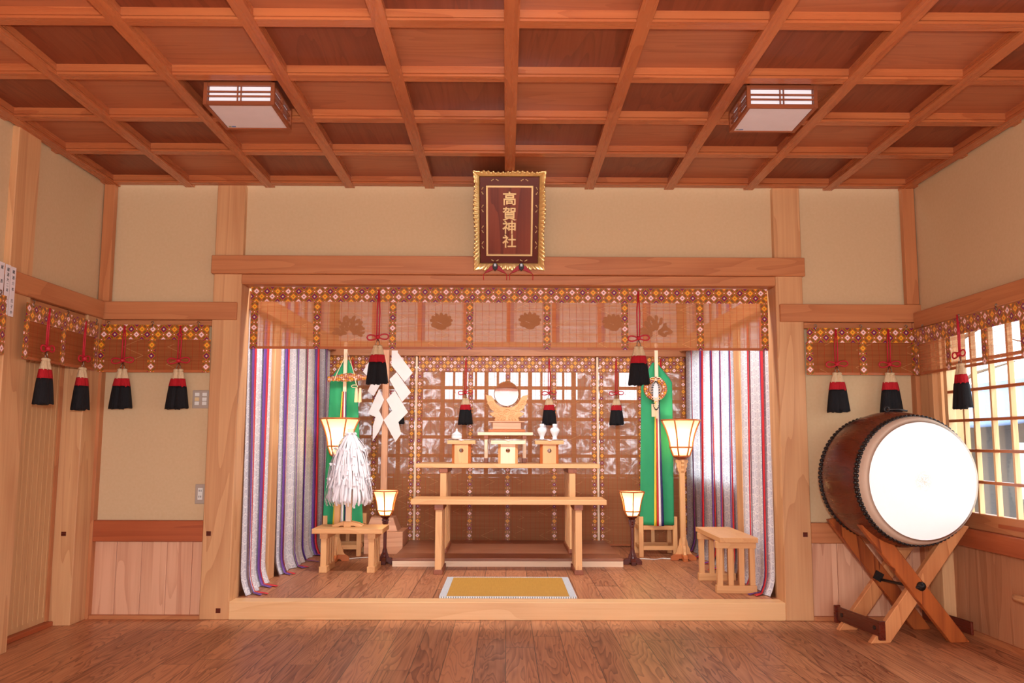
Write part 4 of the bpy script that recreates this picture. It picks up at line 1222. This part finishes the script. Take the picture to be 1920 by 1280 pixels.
# the two little brackets below it
pinkc = plain('red_flower_cloth', (168, 40, 52), .6, bump=(90, .3))
def mk_bracket(x, lab):
    t = thing('plaque_bracket', (x, 5.300, 2.168), lab, 'bracket', 'black brackets with red cloth wings under the plaque')
    hexp = [(.018 * math.sin(PI / 3 * k), .026 * math.cos(PI / 3 * k) - .0) for k in range(6)]
    MB().prism([(a, b - .004) for a, b in hexp], -.012, .022, 'xz').build('black_bracket', black, t, local=True, bevel=.002)
    bb_ = t.children[0]
    B(-.007, .007, -.015, -.0125, -.004, .012).build('silver_plate', plain('silver_plate', (190, 194, 200), .3, .8), bb_, local=True)
    mb = MB()
    for s_ in (-1, 1):
        P = [(s_ * .010, .008), (s_ * .030, -.002), (s_ * .072, -.050), (s_ * .040, -.038), (s_ * .008, -.022)]
        mb.prism(P if s_ < 0 else P[::-1], -.006, .002, 'xz')
    mb.build('cloth_wing', pinkc, t, local=True, bevel=.002)
    mb = MB()
    for s_ in (-1, 1): mb.tube([(s_ * .070, -.003, -.049), (s_ * .073, -.003, -.058), (s_ * .072, -.003, -.088)], .0024, 5)
    mb.build('cord', red, t, local=True)
    return t
b1 = mk_bracket(-.074, 'left of the two red-winged black brackets under the plaque')
dup(b1, (.090, 5.300, 2.168), 'right of the two red-winged black brackets under the plaque')

# ------------------------------------------------------------------ ceiling lights
acryl = plain('white_acrylic', (226, 222, 228), .35)
paperw = plain('white_lamp_side', (240, 242, 248), .5, emit=(235, 240, 255), es=.25)
def ceil_light(cx, cy, label):
    t = thing('ceiling_light', (cx, cy, 2.752), label, 'ceiling light', 'square wooden ceiling lights')
    h = .155; zb_, zt_ = 2.615, 2.722; w = W('brown', 'x')
    B(cx - h + .012, cx + h - .012, cy - h + .012, cy + h - .012, zt_ + .001, 2.752).build('mounting_block', W('brown', 'x'), t)
    mb = MB()
    for s_ in (-1, 1):
        for q in (-1, 1): mb.box(cx + s_ * h - .009, cx + s_ * h + .009, cy + q * h - .009, cy + q * h + .009, zb_, zt_)
        for z0, z1 in ((zb_, zb_ + .018), (zt_ - .016, zt_)):
            mb.box(cx - h + .009, cx + h - .009, cy + s_ * h - .008, cy + s_ * h + .008, z0, z1)
            mb.box(cx + s_ * h - .008, cx + s_ * h + .008, cy - h + .009, cy + h - .009, z0, z1)
    mb.build('frame', w, t, bevel=.001)
    mb = MB()
    for z in (zb_ + .042, zb_ + .064):
        for s_ in (-1, 1):
            mb.box(cx - h + .009, cx + h - .009, cy + s_ * h - .005, cy + s_ * h + .005, z - .0035, z + .0035)
            mb.box(cx + s_ * h - .005, cx + s_ * h + .005, cy - h + .009, cy + h - .009, z - .0035, z + .0035)
    for d in (-.008, .008):
        for s_ in (-1, 1):
            mb.box(cx + d - .002, cx + d + .002, cy + s_ * h - .006, cy + s_ * h + .006, zb_ + .018, zt_ - .016)
            mb.box(cx + s_ * h - .006, cx + s_ * h + .006, cy + d - .002, cy + d + .002, zb_ + .018, zt_ - .016)
    mb.build('lattice', w, t)
    B(cx - h + .012, cx + h - .012, cy - h + .012, cy + h - .012, zb_ + .012, zt_ - .010).build('side_diffuser', paperw, t)
    B(cx - h + .010, cx + h - .010, cy - h + .010, cy + h - .010, zb_ + .004, zb_ + .011).build('diffuser', acryl, t)
    mb = MB().box(cx - h + .018, cx - h + .030, cy + h - .030, cy + h - .020, zb_ + .0030, zb_ + .0040).box(cx - h + .032, cx - h + .052, cy + h - .030, cy + h - .020, zb_ + .0030, zb_ + .0040, mi=1)
    mb.build('sticker', [plain('sticker_olive', (120, 130, 80), .5), plain('sticker_blue', (60, 110, 170), .5)], t)
    return t
ceil_light(-1.24, 3.985, 'square slatted ceiling light on the left half of the ceiling')
ceil_light(1.272, 3.985, 'square slatted ceiling light on the right half of the ceiling')

# ------------------------------------------------------------------ switch, outlet, papers
greyp = plain('grey_plastic', (176, 160, 146), .5); whitep = plain('white_plastic', (232, 232, 226), .4); creamp = plain('cream_plastic', (228, 200, 150), .4)
t = thing('light_switch', (-1.915, WY + .034, 1.335), 'grey light switch plate with six keys on the left plaster panel', 'light switch')
pl_ = B(-1.971, -1.859, WY + .026, WY + .0345, 1.278, 1.391).build('plate', greyp, t, bevel=.002)
for i, x in enumerate((-1.942, -1.895)):
    for j, z in enumerate((1.366, 1.336, 1.310)):
        B(x - .014, x + .014, WY + .021, WY + .0255, z - .012, z + .010).build('key', creamp if (i == 0 and j == 1) else whitep, pl_, bevel=.001)
t = thing('power_outlet', (-1.895, WY + .034, .748), 'grey power outlet with two sockets on the left plaster panel', 'power outlet')
B(-1.928, -1.860, WY + .026, WY + .0345, .688, .808).build('plate', greyp, t, bevel=.002)
si_ = B(-1.911, -1.881, WY + .022, WY + .0255, .713, .785).build('socket_insert', whitep, t, bevel=.001)
mb = MB()
for z in (.768, .732):
    for x in (-1.902, -1.890): mb.box(x - .0018, x + .0018, WY + .0212, WY + .0222, z - .006, z + .006)
mb.build('slots', black, si_)
ink = plain('black_ink', (30, 28, 32), .7); slip = plain('paper_slip', (232, 224, 228), .7)
for y0, z0, z1, tx, lab in ((4.306, 1.697, 1.950, '献酒六本 氏子中', 'rightmost of the paper slips with brush writing at the left edge'), (4.258, 1.700, 1.953, '献酒大二本 世話人', 'middle paper slip with brush writing at the left edge'), (4.205, 1.70, 1.955, '献酒六本', 'leftmost paper slip, cut off by the left edge')):
    t = thing('paper_slip', (-2.508, y0 + .021, z1), lab, 'paper slip', 'written paper slips pinned on the left wall')
    B(-2.5105, -2.5085, y0, y0 + .042, z0, z1).build('paper', slip, t)
    k = len(tx); MBm = Matrix.Rotation(PI / 2, 4, 'Z') @ RX
    for i, ch in enumerate(tx):
        if ch == ' ': continue
        put_text(ch, .021, t, Matrix.Translation((.0003, 0, -.026 - i * (z1 - z0 - .045) / max(k - 1, 1))) @ MBm, ink, 'brush_character', .0002)
B(-2.524, -2.511, 4.20, 4.36, 1.90, 1.945).build('pin_board', W('beam', 'y'), wall_left)
# rounded rod on the right wall
t = thing('hand_rail', (2.56, 4.2, .31), 'rounded wooden rod along the right wall, cut by the right edge', 'hand rail')
MB().tube([(2.575, 3.2, .305), (2.575, 4.43, .305), (2.575, 4.46, .305), (2.575, 4.47, .305)], [.019, .019, .014, .004], 16).build('rod', W('post', 'y'), t)
MB().tube([(2.575, 3.9, .305), (2.655, 3.9, .305)], .010, 10).build('bracket', iron, t)
# white cable on the alcove floor and a tablet by the right blind
def cable(pts, label):
    P = [Vector(p) for p in pts]; Q = []
    for i in range(len(P) - 1):
        p0, p1, p2, p3 = P[max(i - 1, 0)], P[i], P[i + 1], P[min(i + 2, len(P) - 1)]
        for k in range(6):
            f = k / 6
            Q.append(.5 * ((2 * p1) + (-p0 + p2) * f + (2 * p0 - 5 * p1 + 4 * p2 - p3) * f * f + (-p0 + 3 * p1 - 3 * p2 + p3) * f ** 3))
    Q.append(P[-1])
    tag(MB().tube(Q, .004, 6).build('power_cable', whitep), label, 'cable')
zc_ = ZA + .0045
cable([(-1.33, 7.22, zc_), (-1.25, 7.33, zc_), (-1.17, 7.36, zc_), (-1.08, 7.4, zc_), (-1.0, 7.30, zc_), (-.97, 7.14, zc_)], 'white power cable on the floor between the two left lamps')
cable([(1.05, 7.2, zc_), (1.12, 7.33, zc_), (1.24, 7.30, zc_), (1.31, 7.36, zc_), (1.36, 7.34, zc_), (1.40, 7.34, zc_)], 'white power cable on the floor between the two right lamps')

# ------------------------------------------------------------------ drum
DX, DZ = 2.191, .878
YF, YK = 4.63, 5.15            # front skin face, back skin face
skin = NT('drum_skin', .55, .3)
_n = skin.noise(skin.obj(), 7., 5.); _X = skin.sep(skin.obj())
_d = skin.math('SQRT', skin.math('ADD', skin.math('MULTIPLY', _X[0], _X[0]), skin.math('MULTIPLY', _X[2], _X[2])))
_c = skin.mix(skin.math('MULTIPLY', _n, .25), lin((254, 253, 251)), lin((248, 244, 238)))
_wear = skin.math('MULTIPLY', skin.math('SUBTRACT', 1.0, skin.math('DIVIDE', _d, .07), clamp=True), skin.math('GREATER_THAN', skin.noise(skin.obj(), 160., 2.), .5))
skin.color(skin.mix(skin.math('MULTIPLY', _wear, .5), _c, lin((206, 160, 120)))); skin.bump(skin.noise(skin.obj(), 120., 3.), .08, .001)
skin = skin.m
skin_e = plain('drum_skin_edge', (214, 190, 168), .6, bump=(60, .2))
t = thing('taiko_drum', (DX, (YF + YK) / 2, DZ), 'large brown barrel drum with white skin resting on a crossed wooden stand', 'drum', rot=(0, 0, math.radians(8)))
Lh = (YK - YF) / 2
RO = .342
pr = []
for k in range(17):
    f = -1 + 2 * k / 16; pr.append((RO - .004 + .038 * (1 - f * f), f * (Lh - .055)))
MB().lathe(pr, (0, 0, 0), 72, 'y').build('barrel', W('drum', 'y'), t, local=True)
MB().lathe([(.001, -Lh), (.305, -Lh), (.311, -Lh + .001)], (0, 0, 0), 64, 'y').build('front_skin', skin, t, local=True)
MB().lathe([(.3112, -Lh + .0012), (.326, -Lh + .008), (RO - .006, -Lh + .03), (RO + .002, -Lh + .056), (RO + .004, -Lh + .104)], (0, 0, 0), 72, 'y').build('skin_edge', skin_e, t, local=True)
MB().lathe([(RO + .004, Lh - .104), (RO + .002, Lh - .056), (RO - .006, Lh - .03), (.32, Lh - .004), (.001, Lh)], (0, 0, 0), 72, 'y').build('back_skin', skin_e, t, local=True)
def stud_mb(r=.0125):
    return MB().lathe([(r, 0), (r * .92, .005), (r * .6, .0095), (.001, .0115)], (0, 0, 0), 10)
proto = None; NS = 88
for k in range(NS):
    a = 2 * PI * k / NS
    if proto is None:
        o = proto = stud_mb().build('stud', black, t, local=True)
    else:
        o = proto.copy(); COL.objects.link(o); o.parent = t
    o.location = ((RO + .001) * math.cos(a), -Lh + .060, (RO + .001) * math.sin(a))
    o.rotation_euler = Vector((math.cos(a), 0, math.sin(a))).to_track_quat('Z', 'Y').to_euler()
mb = MB()
for ring_y, ph in ((-Lh + .081, .5), (Lh - .06, 0), (Lh - .081, .5)):
    for k in range(NS):
        a = 2 * PI * (k + ph) / NS; b = len(mb.v)
        mb.lathe([(.0125, 0), (.0115, .005), (.0075, .0095), (.001, .0115)], (0, 0, 0), 8)
        R = Vector((math.cos(a), 0, math.sin(a))).to_track_quat('Z', 'Y').to_matrix()
        c = Vector(((RO + .003) * math.cos(a), ring_y, (RO + .003) * math.sin(a)))
        for i in range(b, len(mb.v)): mb.v[i] = tuple(R @ Vector(mb.v[i]) + c)
o = mb.build('stud_rows', black, t, local=True); o['kind'] = 'stuff'
mb = MB()
mb.tube([(-.045 + .014 * math.cos(2 * PI * k / 14), -.02, RO + .046 + .014 * math.sin(2 * PI * k / 14)) for k in range(14)], .005, 6, closed=True)
mb.tube([(-.04, -.02, RO + .045), (.02, -.02, RO + .046), (.08, -.02, RO + .038)], .006, 6)
mb.build('ring_handle', iron, t, local=True)

st = thing('drum_stand', (2.235, 5.0, 0), 'crossed wooden stand with iron bolts under the big drum', 'drum stand')
def beam2(p0, p1, w, y0, y1, m, nm, cut0=True, top_cut=0.):
    """straight timber in an xz plane between y0 and y1"""
    d = Vector((p1[0] - p0[0], p1[1] - p0[1])).normalized(); nrm = Vector((-d.y, d.x)) * w / 2
    a, b = Vector(p0), Vector(p1)
    if cut0:      # foot sawn level with the floor
        k = 1 / abs(d.y) * w / 2
        P = [(a.x - k, a.y), (a.x + k, a.y)]
    else: P = [tuple(a - nrm * (1 if d.y > 0 else 1)), tuple(a + nrm)]
    if d.x * d.y > 0 or True:
        e1, e2 = b + nrm, b - nrm
        # order corners: right side of foot then top
        if cut0:
            top_r, top_l = (e2, e1) if (e2.x > e1.x) else (e1, e2)
            ta = top_l; tb = top_r
            poly = [P[0], P[1], tuple(tb + d * top_cut * (1 if d.x > 0 else 0)), tuple(ta + d * top_cut * (0 if d.x > 0 else 1))]
        else: poly = [P[0], P[1], tuple(e2), tuple(e1)]
    mb = MB().prism(poly, y0, y1, 'xz')
    return mb.build(nm, m, st, bevel=.004)
def frame(dx, ya, yb_, ym):
    # front leaning member (foot right, head left) and the one behind it
    beam2((2.470 + dx, 0), (1.975 + dx, .622), .088, ya, ym - .001, W('stand', 'z'), 'leg', True, .05)
    beam2((2.025 + dx, 0), (2.525 + dx, .605), .088, ym, yb_, W('standpale', 'z'), 'leg', True, .05)
frame(-.02, 4.79, 4.87, 4.83)
frame(-.022, 5.12, 5.20, 5.16)
# iron bolt and rod through the crossings
cxx, czz = 2.227, .290
MB().tube([(cxx - .02, 4.76, czz + .01), (cxx - .035, 5.12, czz + .0)], .008, 8).build('tie_rod', iron, st)
MB().lathe([(.001, -.03), (.014, -.028), (.014, -.016), (.024, -.014), (.024, -.0), (.001, 0)], (cxx, 4.789, czz + .015), 16, 'y').build('bolt', iron, st)
MB().rbox((cxx - .05, 5.112, czz + .02), (.05, .012, .05), (0, .5, 0)).build('washer', iron, st)
# iron-brown plates tying front and back feet
MB().prism([(4.78, .045), (5.23, .045), (5.23, .125), (4.78, .125)], 1.972, 1.985, 'yz').box(1.962, 1.998, 4.765, 4.785, .03, .13).box(1.962, 1.998, 5.225, 5.245, .03, .13).build('foot_plate', W('darkred', 'y'), st, bevel=.003)
B(2.510, 2.524, 4.78, 5.22, .04, .11).build('foot_plate', W('darkred', 'y'), st, bevel=.003)
mb = MB()
for y, z in ((4.82, .075), (4.82, .10), (5.19, .075), (5.19, .10)): mb.lathe([(.001, 0), (.008, 0), (.006, .004), (.001, .005)], (0, 0, 0), 8)
MB().tube([(1.968, 4.83, .085), (1.973, 4.83, .085)], .012, 10).tube([(1.968, 5.17, .085), (1.973, 5.17, .085)], .012, 10).build('rivet', iron, st)

st.rotation_euler = (0, 0, math.radians(8))
# ------------------------------------------------------------------ outside the window
gnd = plain('pale_gravel', (196, 190, 184), .9, bump=(20, .4))
struct('ground', B(-30, 60, -30, 60, -.75, -.65), gnd)
t = thing('garden_pavilion', (8.5, 15, -.65), 'blue-grey curved roof pavilion outside the right window', 'pavilion')
copper = plain('blue_copper', (104, 128, 172), .45); wallg = plain('weathered_wall', (112, 100, 94), .8)
def roof(u, v):
    y = 9.5 + u * 10.5; e = abs(u - .5) * 2
    sag = .42 * max(0, (e - .2) / .8) ** 2
    z = 1.32 + v * .75 + sag * (1 - v)
    return (7.4 + v * 1.6, y, z)
MB().grid(roof, 24, 6).build('curved_roof', copper, t, solid=.05)
B(8.95, 9.15, 9.3, 20.2, 2.02, 2.2).build('ridge', plain('ridge_grey', (150, 156, 168), .5), t)
B(8.6, 8.8, 10.2, 19.5, -.65, 1.5).build('wall', wallg, t)
for y in (10.3, 12.6, 15., 17.4, 19.4): B(8.0, 8.15, y, y + .16, -.65, 1.45).build('post', wallg, t)
for y in (10.9, 13.2): 
    B(8.57, 8.6, y, y + 1.3, .1, 1.15).build('window_frame', wallg, t)
    B(8.55, 8.57, y + .08, y + 1.22, .16, 1.09).build('window_pane', plain('bright_pane', (250, 250, 250), .2), t)
bark = plain('tree_bark', (120, 100, 84), .9, bump=(30, .6))
rt = random.Random(3)
for x, y, h, r, lab in ((10.5, 15.5, 6, .13, 'bare tree beyond the pavilion, left in the window'), (11.5, 13.2, 6, .16, 'bare tree beyond the pavilion, in the middle of the window'), (5.2, 10.4, 4.5, .12, 'thick grey trunk close outside the window behind the drum')):
    t = thing('bare_tree', (x, y, -.65), lab, 'tree', 'bare trees outside the window')
    MB().tube([(x, y, -.65), (x + .05, y, h * .4), (x - .05, y + .1, h)], [r, r * .8, r * .4], 10).build('trunk', bark, t)
    mb = MB()
    for k in range(9):
        z = h * (.35 + .06 * k); a = rt.uniform(0, 6.28); L = rt.uniform(.8, 1.6)
        p = Vector((x, y, z)); q = p + Vector((math.cos(a) * L, math.sin(a) * L, L * .5))
        mb.tube([p, (p + q) / 2 + Vector((0, 0, .1)), q], [.035, .022, .008], 5)
    mb.build('branches', bark, t)
